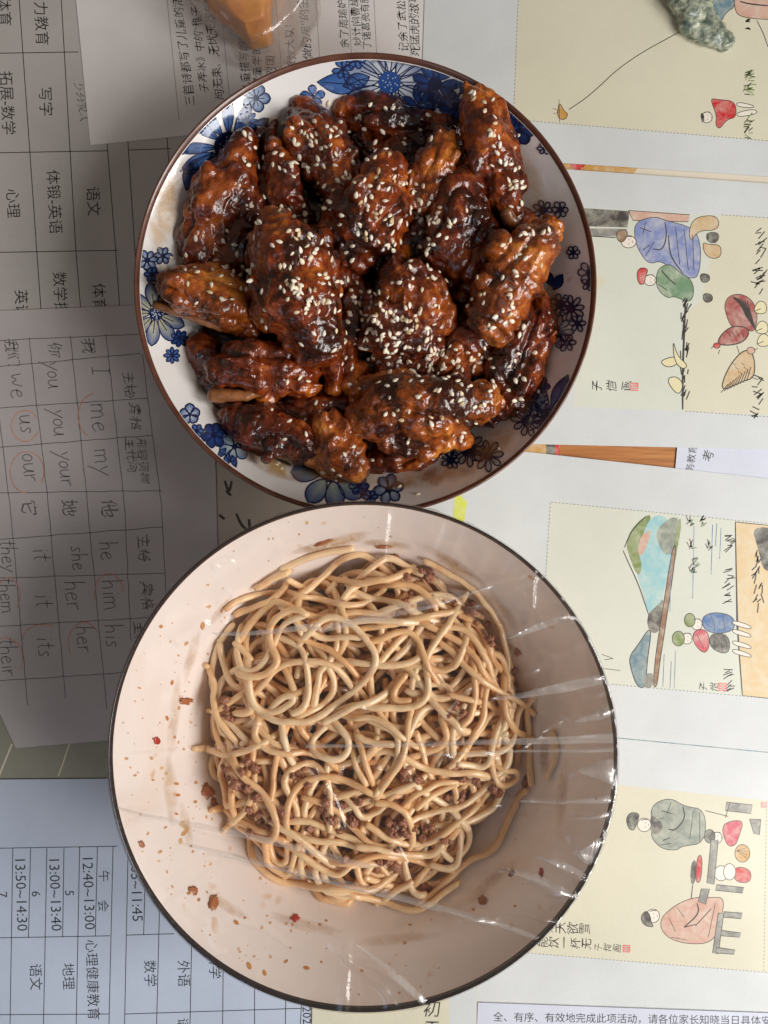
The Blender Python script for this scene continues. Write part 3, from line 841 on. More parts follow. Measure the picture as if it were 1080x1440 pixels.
TOPZ = 0.0012
fb = Bowl('flowered_bowl', (513.5, 398.5), 0.0979, 0.050,
          [(0, .0085), (.03, .0085), (.052, .0095), (.068, .0185), (.082, .032), (.0925, .0445), (.0979, .0500)],
          [(.0979, .0475), (.094, .0425), (.083, .0285), (.066, .0125), (.055, .0055), (.052, .0045), (.052, TOPZ), (.047, TOPZ), (.046, .0045), (.0002, .0048)],
          M['porcelain'], M['brown_rim'], 0.0021, 'white bowl with blue flowers and a brown rim holding the glazed chicken', TOPZ)
nb = Bowl('noodle_bowl', (510.5, 1065), 0.0997, 0.075,
          [(0, .0095), (.03, .0095), (.05, .0110), (.064, .0205), (.078, .0405), (.0895, .0590), (.0997, .0750)],
          [(.0997, .0722), (.0925, .0595), (.080, .0385), (.064, .0165), (.052, .0065), (.049, .005), (.049, TOPZ), (.044, TOPZ), (.043, .005), (.0002, .0055)],
          M['porcelain_pink'], M['black_rim'], 0.0015, 'plain off white bowl with a black rim holding noodles under cling film', TOPZ)

# ---------------------------------------------------------------- painted flowers
NAVY = (0.012, 0.020, 0.075); BLUE = (0.022, 0.075, 0.27); MIDB = (0.08, 0.19, 0.46); PALE = (0.42, 0.52, 0.62); WARM = (0.52, 0.50, 0.30); WHITE = (0.74, 0.75, 0.76)
class Deco:
    count = 0
    def __init__(self, bowl): self.b = bowl; self.V = []; self.C = []; self.F = []; Deco.count += 1; self.lift = Deco.count * .0000035
    def ok(self, x, y):
        p, r = self.b.proj(x, y, 0); return r < self.b.R - 0.0026
    def grid(self, rows, cols, off):
        """rows: list of lists of (x,y); cols same shape colours"""
        n = len(rows[0]); base = len(self.V); good = []
        for rw, cw in zip(rows, cols):
            for (x, y), c in zip(rw, cw):
                p, r = self.b.proj(x, y, off + self.lift)
                lim = self.b.R - .0024; good.append(r < lim * 1.08)
                if r > lim:
                    k_ = lim / r
                    p = Vector((self.b.c[0] + (p.x - self.b.c[0]) * k_, self.b.c[1] + (p.y - self.b.c[1]) * k_, self.b.z(lim) + off + self.lift))
                self.V.append(p); self.C.append((*c, 1))
        for i in range(len(rows) - 1):
            for j in range(n - 1):
                q = [i * n + j, i * n + j + 1, (i + 1) * n + j + 1, (i + 1) * n + j]
                if all(good[k] for k in q): self.F.append([base + k for k in q])
    def petal(self, cx, cy, ang, L, wd, c_in, c_out, r0=0.0, outline=1.6, fill=True, pointy=False, vein=0):
        a = R(ang); ux, uy = math.cos(a), -math.sin(a); vx, vy = -uy, ux
        N = 9
        def half(s):
            return wd * (math.sin(math.pi * s) ** (1.0 if pointy else 0.62)) * (1.0 if pointy else (0.55 + 0.45 * s)) if 0 < s < 1 else 0.0
        rows, cols, ol, orr = [], [], [], []
        for i in range(N + 1):
            s = i / N; d = r0 + (L - r0) * s; h = half(s)
            mx, my = cx + ux * d, cy + uy * d
            rw, cw = [], []
            for t in (-1, -.5, 0, .5, 1):
                rw.append((mx + vx * h * t, my + vy * h * t))
                k = min(1, max(0, s * 0.9 + abs(t) * .45 - .15))
                cw.append(tuple(a_ * (1 - k) + b_ * k for a_, b_ in zip(c_in, c_out)))
            rows.append(rw); cols.append(cw); ol.append(rw[0]); orr.append(rw[-1])
        if fill: self.grid(rows, cols, .00012)
        if outline:
            self.stroke(ol + orr[::-1], outline)
        for v in range(vein):
            t = (v + 1) / (vein + 1) * 2 - 1
            self.stroke([(cx + ux * (r0 + (L - r0) * s) + vx * half(max(.05, s)) * t, cy + uy * (r0 + (L - r0) * s) + vy * half(max(.05, s)) * t) for s in (0.02, .2, .4, .55)], outline * .8)
    def stroke(self, pts, w, col=NAVY):
        V, F = ribbon(pts, w)
        n = len(V) // 2
        self.grid([[tuple(V[2 * i]), tuple(V[2 * i + 1])] for i in range(n)], [[col, col]] * n, .00020)
    def dot(self, cx, cy, r, col, off=.00024):
        rows = [[(cx, cy)] * 13] + [[(cx + r * k * math.cos(2 * math.pi * i / 12), cy + r * k * math.sin(2 * math.pi * i / 12)) for i in range(13)] for k in (.5, 1)]
        self.grid(rows, [[col] * 13] * 3, off)
    def build(self, name='painted_flower'):
        o = mesh_obj(name, self.V, self.F, M['cobalt'], None, True)
        ca = o.data.color_attributes.new('Col', 'FLOAT_COLOR', 'POINT')
        ca.data.foreach_set('color', np.array(self.C, dtype=np.float32).ravel())
        adopt(o, self.b.root)
        return o

def flower(cx, cy, r, n=8, rot=0, wd=None, c_in=PALE, c_out=BLUE, outline=1.6, fill=True, core=.22, vein=0, core_col=NAVY, span=(0, 360), jitter=5):
    d = Deco(fb); wd = wd or r * 2.0 / n * 0.95
    for i in range(n):
        a = rot + span[0] + (span[1] - span[0]) * i / n + random.uniform(-jitter, jitter)
        d.petal(cx, cy, a, r * random.uniform(.92, 1.06), wd, c_in, c_out, r * core * .8, outline, fill, False, vein)
    if core: d.dot(cx, cy, r * core, core_col)
    if core and r > 40:
        for i in range(14):
            a = 2 * math.pi * i / 14 * 2.4; q = r * core * .75 * math.sqrt(i / 14)
            d.dot(cx + q * math.cos(a), cy + q * math.sin(a), 1.0, PALE, .0003)
    return d.build()
def leaf(cx, cy, ang, L, wd, c_in=MIDB, c_out=BLUE, fill=True):
    d = Deco(fb); d.petal(cx, cy, ang, L, wd, c_in, c_out, 0, 1.5, fill, True, 0)
    a = R(ang); d.stroke([(cx, cy), (cx + L * .9 * math.cos(a), cy - L * .9 * math.sin(a))], 1.2)
    return d.build('painted_leaf')

flower(548, 116, 74, 9, 8, 23, (0.62, 0.66, 0.70), BLUE, 1.8, core=.22, vein=2, core_col=BLUE)
leaf(512, 120, 176, 66, 15); leaf(520, 108, 200, 40, 12, MIDB, NAVY)
flower(482, 97, 15, 6, 10, 4.5, MIDB, BLUE); flower(440, 136, 17, 5, 20, 7, MIDB, BLUE); flower(500, 84, 14, 6, 0, 5, MIDB, BLUE)
flower(612, 118, 34, 9, 0, 9, BLUE, NAVY, core=.3); flower(640, 150, 24, 8, 15, 7, BLUE, NAVY, core=.3); flower(590, 150, 26, 7, 0, 7, BLUE, NAVY)
flower(655, 120, 14, 6, 0, 5, BLUE, NAVY)
flower(360, 138, 21, 5, 72, 9.5, PALE, BLUE, 2.0, core=.12, vein=1); flower(348, 171, 15, 8, 0, 3.6, MIDB, BLUE, core=.3)
flower(322, 206, 72, 12, 0, 10, MIDB, NAVY, 1.5, core=.3, vein=1)
leaf(262, 268, 74, 46, 11, MIDB, NAVY); leaf(300, 214, 210, 54, 9)
flower(207, 366, 15, 7, 10, 5, PALE, BLUE, 1.8); flower(229, 360, 13, 6, 0, 4.6, PALE, BLUE, 1.8); flower(214, 386, 12, 6, 0, 4.5, MIDB, BLUE)
flower(219, 441, 46, 9, 20, 11.5, WARM, BLUE, 1.7, core=.2, vein=1); flower(253, 476, 13, 7, 0, 4, BLUE, NAVY); flower(242, 500, 11.5, 8, 0, 3, MIDB, BLUE, core=.25)
flower(267, 583, 15, 5, 20, 8, (0.5, 0.58, 0.68), BLUE, 2.0, core=.12); flower(277, 606, 10, 6, 0, 4, MIDB, BLUE); flower(301, 612, 19, 6, 10, 8, BLUE, NAVY, 1.6, core=.2)
flower(330, 628, 22, 6, 15, 9, (0.5, 0.55, 0.5), MIDB, 1.6, core=.15); leaf(318, 630, 230, 18, 4); leaf(326, 640, 290, 18, 4); leaf(322, 636, 255, 24, 4.5)
flower(466, 664, 54, 8, 5, 17, (0.35, 0.40, 0.32), BLUE, 1.8, core=.28); flower(547, 688, 22, 6, 12, 8.5, PALE, BLUE, 1.8, core=.2); flower(521, 699, 11, 6, 0, 4, MIDB, NAVY); flower(505, 683, 15, 6, 0, 6, BLUE, NAVY)
# right half: outline drawing with little fill
OL = dict(c_in=(0.50, 0.51, 0.53), c_out=(0.40, 0.42, 0.46), outline=1.9)
flower(686, 641, 23, 8, 8, 5.2, core=.3, **OL); flower(659, 632, 24, 9, 0, 5, core=.45, **OL); flower(634, 647, 13, 7, 0, 4, core=.4, **OL)
flower(646, 703, 10, 6, 0, 3.2, core=.25, **OL); flower(613, 713, 10, 6, 0, 3.4, core=.25, **OL)
leaf(776, 578, 66, 56, 11, MIDB, NAVY); leaf(774, 590, 240, 34, 8, BLUE, NAVY); flower(770, 588, 32, 12, 0, 4.4, core=.2, **OL)
flower(752, 571, 25, 9, 0, 6, BLUE, NAVY, 1.8, core=.3); flower(742, 592, 23, 9, 10, 5, core=.4, **OL); flower(760, 543, 14, 6, 0, 5, BLUE, NAVY); flower(730, 566, 16, 6, 0, 6, BLUE, NAVY)
flower(803, 434, 19, 9, 10, 4.4, core=.3, **OL); flower(784, 466, 24, 9, 0, 5, core=.35, **OL); flower(812, 455, 12, 6, 0, 4, core=.3, **OL); flower(788, 428, 16, 7, 0, 5, core=.4, **OL); flower(797, 482, 13, 6, 0, 4, core=.3, **OL)
leaf(778, 408, 60, 26, 7, BLUE, NAVY); leaf(776, 402, 110, 24, 6, BLUE, NAVY); flower(828, 384, 16, 6, 0, 6, core=.3, **OL); flower(828, 400, 10, 5, 0, 4, core=.3, **OL)
flower(788, 295, 12, 6, 0, 4.6, core=.35, **OL); flower(806, 355, 10, 6, 0, 3.8, core=.3, **OL); flower(764, 296, 14, 7, 0, 4, core=.4, **OL)
flower(733, 184, 20, 5, 0, 10, BLUE, NAVY, 1.6); flower(715, 163, 18, 6, 0, 7, BLUE, NAVY); flower(765, 209, 9, 6, 0, 3, core=.2, **OL)

# ---------------------------------------------------------------- chicken
def remesh_blobs(name, chains, voxel=0.0008, jit=0.12):
    bm = bmesh.new()
    for ch in chains:
        for (p0, r0), (p1, r1) in zip(ch[:-1], ch[1:]):
            n = max(2, int((p1 - p0).length / (0.35 * min(r0, r1))))
            for i in range(n + 1):
                s = i / n
                rr = r0 * (1 - s) + r1 * s
                mt = Matrix.Translation(p0.lerp(p1, s) + Vector([random.uniform(-jit, jit) * rr for _ in range(3)]))
                bmesh.ops.create_icosphere(bm, subdivisions=2, radius=rr * random.uniform(.93, 1.05), matrix=mt)
    m = bpy.data.meshes.new(name); bm.to_mesh(m); bm.free()
    o = link(bpy.data.objects.new(name, m))
    md = o.modifiers.new('r', 'REMESH'); md.mode = 'VOXEL'; md.voxel_size = voxel
    sm = o.modifiers.new('s', 'SMOOTH'); sm.iterations = 3; sm.factor = .5
    dg = bpy.context.evaluated_depsgraph_get()
    m2 = bpy.data.meshes.new_from_object(o.evaluated_get(dg))
    o.modifiers.clear(); o.data = m2; m2.name = name; bpy.data.meshes.remove(m)
    m2.polygons.foreach_set('use_smooth', [True] * len(m2.polygons))
    return o

def displace(o, fn):
    m = o.data; n = len(m.vertices)
    co = np.zeros(n * 3); m.vertices.foreach_get('co', co); co = co.reshape(-1, 3)
    no = np.zeros(n * 3); m.vertex_normals.foreach_get('vector', no); no = no.reshape(-1, 3)
    d = np.array([fn(Vector(c)) for c in co])
    co = co + no * d[:, None]
    m.vertices.foreach_set('co', co.ravel()); m.update()

def chain(pts):
    out = []
    for x, y, zmm, rp in pts:
        z = zmm / 1000
        out.append((P(x, y, z), rp * 1.07 * (CAM_H - z) / FPX))
    return out

nz = mnoise.noise
def meat_disp(seed, axis, fold, amp):
    off = Vector((seed * 3.1, seed * 1.7, seed * .9))
    ax = axis.normalized()
    def fn(p):
        q = p + off
        # noise stretched along the piece: muscle strands and skin folds run lengthwise
        t0 = q.dot(ax); qs = q - ax * t0 * 0.55
        d = 0.0036 * amp * nz(qs * 46) + 0.0017 * amp * nz(qs * 105)
        rdg = 1 - abs(nz(qs * 62 + Vector((5, 5, 5)))) * 2.6
        d -= 0.0026 * amp * max(0, rdg) ** 3            # creases
        t = p.dot(ax)
        u = t * 420 + 3.0 * nz(q * 60)
        d += fold * 0.00085 * math.sin(u * 2.0) * (0.5 + 0.5 * nz(q * 45 + Vector((9, 1, 4))))   # skin folds across the wing
        w1 = 1 - abs(nz(qs * 150 + Vector((2, 8, 1)))) * 2; w2 = 1 - abs(nz(q * 310 + Vector((7, 3, 6)))) * 2
        d += 0.0011 * amp * (w1 * abs(w1) - .3) * (.55 + .6 * nz(q * 33)) + 0.00055 * amp * w2
        d += 0.00035 * amp * nz(q * 260) + 0.00016 * nz(q * 700)
        return d
    return fn

PIECES = [
 # name, label, chains, material, fold, amp, bones
 ('chicken_wing', 'dark glazed wing at the upper left with a knobbed joint end against the bowl wall',
  [[(345, 200, 42, 19), (330, 235, 40, 32), (303, 295, 36, 41), (278, 350, 34, 28)], [(300, 228, 40, 10), (272, 300, 38, 11), (256, 355, 34, 10)], [(350, 250, 40, 16), (350, 300, 38, 18)]], 0, .3, 1.0, []),
 ('chicken_wing', 'reddish wing piece at the top centre left sprinkled down its ridge with sesame',
  [[(425, 160, 38, 20), (448, 195, 41, 36), (472, 240, 41, 34), (488, 288, 39, 24)], [(475, 178, 43, 15), (505, 255, 43, 13)], [(415, 200, 38, 18), (440, 240, 40, 16)]], 1, .4, 1.0, []),
 ('chicken_wing', 'dark wing lying crosswise below the big blue flower at the top',
  [[(490, 160, 30, 26), (550, 172, 31, 34), (610, 185, 30, 30), (650, 200, 28, 20)], [(500, 145, 32, 14), (580, 150, 32, 14)]], 0, .5, 1.0, []),
 ('chicken_drumette', 'long drumette leaning on the rim at the upper right with a bare bone tip',
  [[(668, 128, 52, 17), (678, 162, 51, 27), (694, 215, 49, 35), (712, 268, 46, 33), (722, 300, 44, 22)], [(700, 160, 50, 12), (722, 230, 48, 14)]], 1, .35, .9, [((676, 150, 57, 9), (686, 188, 57, 6)), ((712, 300, 49, 10), (722, 312, 46, 9))]),
 ('chicken_wing', 'plump wing with fine ridged skin in the middle below the top pieces',
  [[(548, 235, 50, 20), (535, 275, 50, 38), (508, 318, 48, 44), (500, 358, 42, 26)], [(560, 300, 46, 18), (545, 345, 42, 16)], [(480, 290, 46, 20), (470, 330, 42, 22)]], 1, 1.0, .9, []),
 ('chicken_wing', 'shiny wing flat with a pale tendon right of the middle wing',
  [[(625, 200, 46, 18), (610, 240, 46, 30), (594, 285, 44, 22)], [(580, 245, 48, 10), (572, 290, 48, 11)], [(640, 215, 46, 10), (640, 265, 46, 12)]], 2, .2, .8, []),
 ('chicken_wing', 'dark wing under the shiny flat and left of the ridged amber wing',
  [[(650, 262, 42, 26), (640, 310, 44, 38), (622, 352, 42, 34), (655, 378, 38, 28)], [(680, 320, 40, 18), (690, 355, 38, 16)], [(600, 320, 42, 14), (600, 360, 40, 16)]], 0, .4, 1.1, []),
 ('chicken_wing', 'amber wing with strongly ridged skin at the right beside the outlined flowers',
  [[(772, 322, 50, 23), (748, 358, 52, 36), (716, 405, 52, 40), (684, 450, 46, 32)], [(770, 350, 48, 18), (745, 400, 48, 20)]], 2, 1.6, .75, []),
 ('chicken_wing', 'largest wing, left of centre, with a thick heap of sesame on its flank',
  [[(392, 325, 50, 32), (403, 375, 54, 50), (422, 430, 54, 54), (442, 485, 48, 38)], [(450, 340, 48, 22), (465, 400, 48, 18)], [(370, 360, 48, 20), (375, 440, 46, 22)]], 1, .9, .9, []),
 ('chicken_drumette', 'drumette at the far left with its cut bone on the rim flower',
  [[(240, 402, 44, 20), (275, 408, 46, 33), (320, 420, 42, 36), (352, 448, 36, 24)], [(260, 385, 42, 14), (310, 385, 42, 18)]], 2, .3, 1.0, [((220, 430, 43, 6), (262, 442, 43, 7)), ((262, 442, 43, 7), (310, 458, 40, 8))]),
 ('chicken_wing', 'glossy wing right of centre below a dense patch of sesame',
  [[(562, 388, 46, 30), (580, 430, 46, 44), (552, 470, 42, 42), (592, 482, 38, 30)], [(600, 400, 46, 20), (620, 450, 44, 18)], [(525, 430, 42, 22), (520, 480, 40, 20)]], 0, .5, 1.2, []),
 ('chicken_wing_tip', 'small dark wing tip between the upper left wing and the reddish piece',
  [[(395, 232, 34, 24), (402, 275, 37, 30), (422, 302, 34, 22)], [(375, 240, 34, 14), (380, 285, 34, 14)]], 0, .4, 1.3, []),
 ('chicken_drumette', 'lower left drumette with a flat bone showing along its edge',
  [[(312, 525, 42, 22), (352, 515, 44, 33), (402, 522, 42, 32), (437, 540, 38, 22)], [(330, 500, 42, 14), (390, 500, 42, 18)]], 1, .3, 1.1, [((302, 556, 42, 11), (345, 556, 42, 8)), ((345, 556, 42, 8), (385, 546, 41, 7))]),
 ('chicken_scrap', 'small meat scrap squeezed below the largest wing', [[(475, 485, 37, 18), (480, 510, 37, 22), (478, 540, 35, 18)], [(490, 500, 36, 12), (492, 535, 35, 12)]], 1, .3, 1.4, []),
 ('chicken_wing', 'broad wing at the bottom with sesame scattered over its whole length',
  [[(515, 588, 42, 26), (560, 570, 45, 42), (620, 575, 46, 44), (672, 572, 44, 32), (705, 570, 42, 13)], [(540, 620, 40, 14), (600, 628, 40, 14), (655, 618, 40, 12)], [(520, 540, 40, 18), (560, 535, 42, 18)]], 2, .5, 1.0, []),
 ('chicken_wing', 'dark wing at the lower left just above the bottom rim flowers',
  [[(332, 592, 36, 24), (372, 605, 38, 36), (418, 622, 36, 36)], [(400, 580, 38, 16), (430, 600, 38, 14)]], 0, .4, 1.0, []),
 ('chicken_wing_tip', 'triangular wing tip with pimply amber skin at the bottom centre', [[(468, 598, 42, 22), (478, 632, 40, 32), (500, 658, 36, 22)], [(445, 640, 36, 16), (480, 665, 34, 14)]], 2, .8, .9, []),
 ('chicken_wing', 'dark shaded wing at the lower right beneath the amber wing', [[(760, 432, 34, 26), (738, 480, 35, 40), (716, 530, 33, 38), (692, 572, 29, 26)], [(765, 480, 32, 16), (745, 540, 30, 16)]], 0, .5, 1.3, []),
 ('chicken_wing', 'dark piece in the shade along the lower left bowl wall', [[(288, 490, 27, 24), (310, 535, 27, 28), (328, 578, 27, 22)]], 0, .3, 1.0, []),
 ('chicken_wing', 'low dark piece lying in sauce at the bottom edge of the heap', [[(535, 648, 26, 20), (588, 648, 25, 24), (628, 632, 23, 16)]], 0, .3, 1.0, []),
 ('chicken_wing', 'dark sauce soaked piece under the sesame right of the bottom wing', [[(662, 478, 33, 36), (612, 508, 32, 36), (548, 520, 31, 32)], [(640, 520, 34, 18), (680, 510, 34, 18)]], 0, .3, 1.3, []),
 ('chicken_wing', 'dark piece between the upper left wing and the far left drumette', [[(345, 325, 33, 30), (325, 372, 31, 30), (300, 380, 30, 24)]], 0, .3, 1.0, []),
 ('chicken_wing', 'dark piece in the hollow between the largest wing and the glossy wing', [[(478, 395, 33, 34), (505, 430, 32, 32), (490, 470, 30, 28)]], 0, .3, 1.0, []),
 ('chicken_wing', 'dark low piece behind the foot of the long drumette', [[(690, 340, 31, 30), (730, 318, 29, 22), (660, 400, 30, 28)]], 0, .3, 1.0, []),
 ('chicken_wing', 'dark low piece behind the shiny wing flat', [[(560, 215, 30, 28), (590, 330, 30, 32), (570, 370, 30, 26)]], 0, .3, 1.0, []),
 ('chicken_wing', 'dark low piece between the lower left drumette and the bottom wing', [[(430, 570, 29, 32), (480, 570, 29, 32), (520, 560, 28, 24)]], 0, .3, 1.0, []),
]
chicken_objs = []
for idx, (nm, lab, chs, mt, fold, amp, bones) in enumerate(PIECES):
    cc = [chain(c) for c in chs]
    main = cc[0]; rnd = random.Random(idx * 13 + 5); extra = []
    dirv = (main[-1][0] - main[0][0]).normalized(); side = Vector((-dirv.y, dirv.x, 0)).normalized()
    for k in range(5 if len(chs) > 1 else 2):       # tendons, flaps and torn strips standing off the surface
        p0, r0 = main[rnd.randrange(len(main))]
        of = rnd.uniform(-.85, .85)
        c0 = p0 + side * of * r0 + Vector((0, 0, math.sqrt(max(.05, 1 - of * of)) * r0 * .8)) + dirv * rnd.uniform(-.5, .5) * r0
        L_ = r0 * rnd.uniform(.5, 1.1); th_ = rnd.uniform(-.8, .8)
        dd = (dirv * math.cos(th_) + side * math.sin(th_)) * L_
        q0, q1 = c0 - dd * .5, c0 + dd * .5 - Vector((0, 0, r0 * rnd.uniform(.1, .35)))
        extra.append([(q0, r0 * rnd.uniform(.2, .34)), (q1, r0 * rnd.uniform(.14, .28))])
    o = remesh_blobs(nm, cc + extra, 0.0007)
    ax = cc[0][-1][0] - cc[0][0][0]
    displace(o, meat_disp(idx + 1, ax, fold, amp))
    o.data.materials.clear(); o.data.materials.append(CH[mt])
    tag(o, lab, 'chicken', 'braised chicken pieces heaped in the flowered bowl')
    chicken_objs.append(o)
    for a, b in bones:
        bo = remesh_blobs('bone', [chain([a, b])], 0.0008, .05)
        displace(bo, lambda p: 0.0004 * nz(p * 300))
        bo.data.materials.clear(); bo.data.materials.append(M['bone'])
        bo.parent = o

# small sauce-soaked scraps filling the hollows
for i, (x, y, r_) in enumerate([(375, 190, 14), (520, 215, 13), (575, 225, 14), (660, 235, 13), (455, 330, 14), (555, 360, 15), (590, 375, 13), (350, 470, 16), (470, 455, 14), (500, 545, 15), (450, 580, 14), (700, 460, 15), (650, 420, 16), (630, 395, 13), (330, 450, 14), (290, 365, 14), (690, 305, 13), (375, 560, 14), (640, 530, 14), (720, 330, 13), (470, 300, 13), (440, 500, 15)]):
    a_ = random.uniform(0, 6.28); L_ = random.uniform(16, 30)
    o = remesh_blobs('chicken_scrap', [chain([(x - L_ * math.cos(a_), y - L_ * math.sin(a_), 33, r_ * .8), (x, y, 37, r_), (x + L_ * math.cos(a_), y + L_ * math.sin(a_), 33, r_ * .7)])], .0008)
    displace(o, meat_disp(40 + i, Vector((math.cos(a_), -math.sin(a_), 0)), .5, 1.2))
    o.data.materials.clear(); o.data.materials.append(CH[i % 2])
    tag(o, 'small dark sauce soaked scrap wedged in a gap between larger wings', 'chicken', 'meat scraps wedged between the wings')
    chicken_objs.append(o)

# sauce pooled at the bottom
V, F = [], []
seg, rings = 120, 14
for i in range(rings + 1):
    for j in range(seg):
        a = 2 * math.pi * j / seg
        zl = 0.0265
        rmax = 0.0752 + 0.0012 * nz(Vector((math.cos(a) * 2, math.sin(a) * 2, 4)))
        r = rmax * i / rings
        V.append((fb.c[0] + r * math.cos(a), fb.c[1] + r * math.sin(a), zl + 0.0006 * nz(Vector((r * 90 * math.cos(a), r * 90 * math.sin(a), 1)))))
for i in range(rings):
    for j in range(seg):
        k = (j + 1) % seg
        F.append([i * seg + j, (i + 1) * seg + j, (i + 1) * seg + k, i * seg + k])
so = mesh_obj('sauce_pool', V, F, M['sauce'], None, True)
tag(so, 'dark brown sauce pooled under the chicken in the flowered bowl', 'sauce')

t = NT('oily_smear'); v = t.coords('Object'); t.n.remove(t.b)
pb = t.node('ShaderNodeBsdfPrincipled'); pb.inputs['Roughness'].default_value = .12
t.l(t.ramp(t.noise(70, 4, .6, v), [(.35, (.34, .13, .03, 1)), (.6, (.66, .42, .16, 1))]), pb.inputs['Base Color'])
tr = t.node('ShaderNodeBsdfTransparent'); mx = t.node('ShaderNodeMixShader')
at = t.node('ShaderNodeVertexColor'); at.layer_name = 'Col'
t.l(t.math('MULTIPLY', at.outputs[0], t.ramp(t.noise(120, 5, .65, v, .8), [(.32, (.12, .12, .12, 1)), (.62, (1, 1, 1, 1))])), mx.inputs[0])
t.l(tr.outputs[0], mx.inputs[1]); t.l(pb.outputs[0], mx.inputs[2]); t.l(mx.outputs[0], t.out.inputs['Surface']); M['smear'] = t.m
def smear(bowl, x, y, rx, ry, rot, st):
    d = Deco(bowl); a = R(rot); rows, cols = [], []
    for i in range(7):
        k = i / 6; rw, cw = [], []
        for j in range(25):
            th_ = 2 * math.pi * j / 24; kk = k * (1 + .22 * nz(Vector((math.cos(th_) * 1.6 + x, math.sin(th_) * 1.6, y * .1))))
            u, w_ = rx * kk * math.cos(th_), ry * kk * math.sin(th_)
            rw.append((x + u * math.cos(a) - w_ * math.sin(a), y + u * math.sin(a) + w_ * math.cos(a))); g = st * (1 - k * k); cw.append((g, g, g))
        rows.append(rw); cols.append(cw)
    d.grid(rows, cols, .0005 if bowl is fb else .00025)
    o = d.build('sauce_smear'); o.data.materials.clear(); o.data.materials.append(M['smear'])
for q in [(232, 300, 20, 62, 12, .6), (250, 250, 14, 30, 25, .45), (385, 655, 52, 15, 24, .9), (300, 560, 14, 40, -30, .35), (600, 672, 70, 16, -8, .8), (740, 540, 26, 70, 28, .75), (770, 450, 22, 60, 10, .6), (745, 260, 20, 60, -18, .45), (400, 165, 40, 12, -20, .4), (480, 668, 70, 14, 4, .6), (690, 625, 40, 22, -30, .6)]:
    smear(fb, *q)
for q in [(470, 764, 60, 9, -14, .75), (545, 766, 40, 7, 6, .6), (640, 795, 50, 9, 32, .55), (700, 850, 40, 9, 48, .4), (745, 1010, 10, 60, 4, .5), (765, 1060, 7, 40, 2, .6), (245, 1010, 9, 60, 6, .3), (240, 1110, 10, 50, -4, .4), (262, 1160, 8, 34, -12, .5), (320, 1275, 40, 9, 30, .35), (430, 1300, 60, 10, 14, .3), (560, 1320, 70, 9, -6, .3), (270, 920, 8, 40, 16, .3), (690, 1240, 50, 10, -40, .35), (790, 1120, 9, 60, 6, .3), (310, 860, 30, 7, -50, .35)]:
    smear(nb, *q)

# ---------------------------------------------------------------- sesame seeds
def seed_mesh():
    bm = bmesh.new(); bmesh.ops.create_icosphere(bm, subdivisions=2, radius=1.0)
    for v in bm.verts:
        x, y, z = v.co
        w = 1.0 - 0.42 * max(0, x) - 0.05 * x
        v.co = (x * 0.00158, y * 0.00096 * w, z * 0.00055 * w)
    m = bpy.data.meshes.new('sesame_seed'); bm.to_mesh(m); bm.free()
    m.polygons.foreach_set('use_smooth', [True] * len(m.polygons))
    m.materials.append(M['sesame'])
    return m
SEED = seed_mesh()
vv, ff = [], []
dg = bpy.context.evaluated_depsgraph_get()
for o in chicken_objs + [so] + [c for c in fb.root.children if c.name.startswith(('body', 'rim'))]:
    b0 = len(vv); mw = o.matrix_world if o.parent is None else Matrix.Identity(4)
    vv += [mw @ v.co for v in o.data.vertices]
    ff += [[b0 + i for i in p.vertices] for p in o.data.polygons]
bvh = BVHTree.FromPolygons(vv, ff)
CLUST = [(430, 408, 24, 18, 48), (415, 430, 34, 40, 14), (395, 345, 22, 25, 10), (540, 450, 26, 26, 62), (530, 485, 22, 16, 22), (585, 400, 25, 20, 7), (590, 450, 16, 28, 10), (640, 505, 44, 13, 46), (690, 520, 25, 14, 10),
         (455, 195, 28, 22, 22), (475, 235, 30, 25, 16), (450, 270, 30, 22, 14), (525, 160, 42, 16, 10), (560, 190, 40, 14, 12), (520, 245, 24, 16, 15), (545, 300, 26, 25, 10), (550, 335, 20, 20, 10), (500, 345, 20, 18, 8),
         (598, 302, 20, 20, 22), (615, 340, 24, 24, 16), (590, 255, 16, 14, 3), (640, 290, 18, 22, 7), (745, 335, 18, 18, 8), (705, 415, 24, 32, 16), (730, 370, 20, 20, 6), (715, 455, 15, 14, 8),
         (290, 378, 36, 10, 13), (270, 405, 30, 22, 8), (340, 400, 22, 25, 9), (405, 225, 26, 22, 12), (420, 250, 22, 16, 8), (430, 320, 36, 18, 16), (440, 345, 22, 14, 8),
         (580, 545, 40, 22, 14), (620, 575, 40, 28, 14), (560, 560, 24, 24, 8), (680, 560, 18, 18, 9), (650, 605, 24, 12, 4), (525, 510, 18, 14, 8), (585, 515, 22, 12, 12), (480, 495, 14, 18, 7), (415, 540, 14, 12, 6),
         (405, 600, 20, 20, 5), (480, 640, 16, 24, 7), (300, 340, 26, 20, 5), (355, 210, 14, 12, 4), (350, 270, 16, 20, 3), (620, 385, 24, 10, 6), (390, 655, 12, 6, 3), (575, 690, 8, 6, 2), (730, 545, 12, 14, 4), (700, 190, 8, 30, 6), (728, 250, 6, 35, 12)]
pos = []
for i in range(22):
    s = i / 21; pos.append((655 + 72 * s + random.gauss(0, 4) + (8 if s > .2 else 0), 118 + 165 * s + random.gauss(0, 6)))
for cx, cy, sx, sy, n in CLUST:
    for _ in range(n):
        pos.append((random.gauss(cx, sx), random.gauss(cy, sy)))
placed = []
C0 = Vector((0, 0, CAM_H))
for x, y in pos:
    d = (P(x, y, 0) - C0).normalized()
    h, nrm, fi, dist = bvh.ray_cast(C0, d)
    if h is None: continue
    if nrm.z < 0: nrm = -nrm
    if nrm.z < 0.25: continue
    if any((h - q[0]).length < 0.0015 for q in placed): 
        h = h + nrm * 0.0007
    placed.append((h, nrm, math.hypot(x - 520, y - 400)))
placed.sort(key=lambda t: -t[0].z)
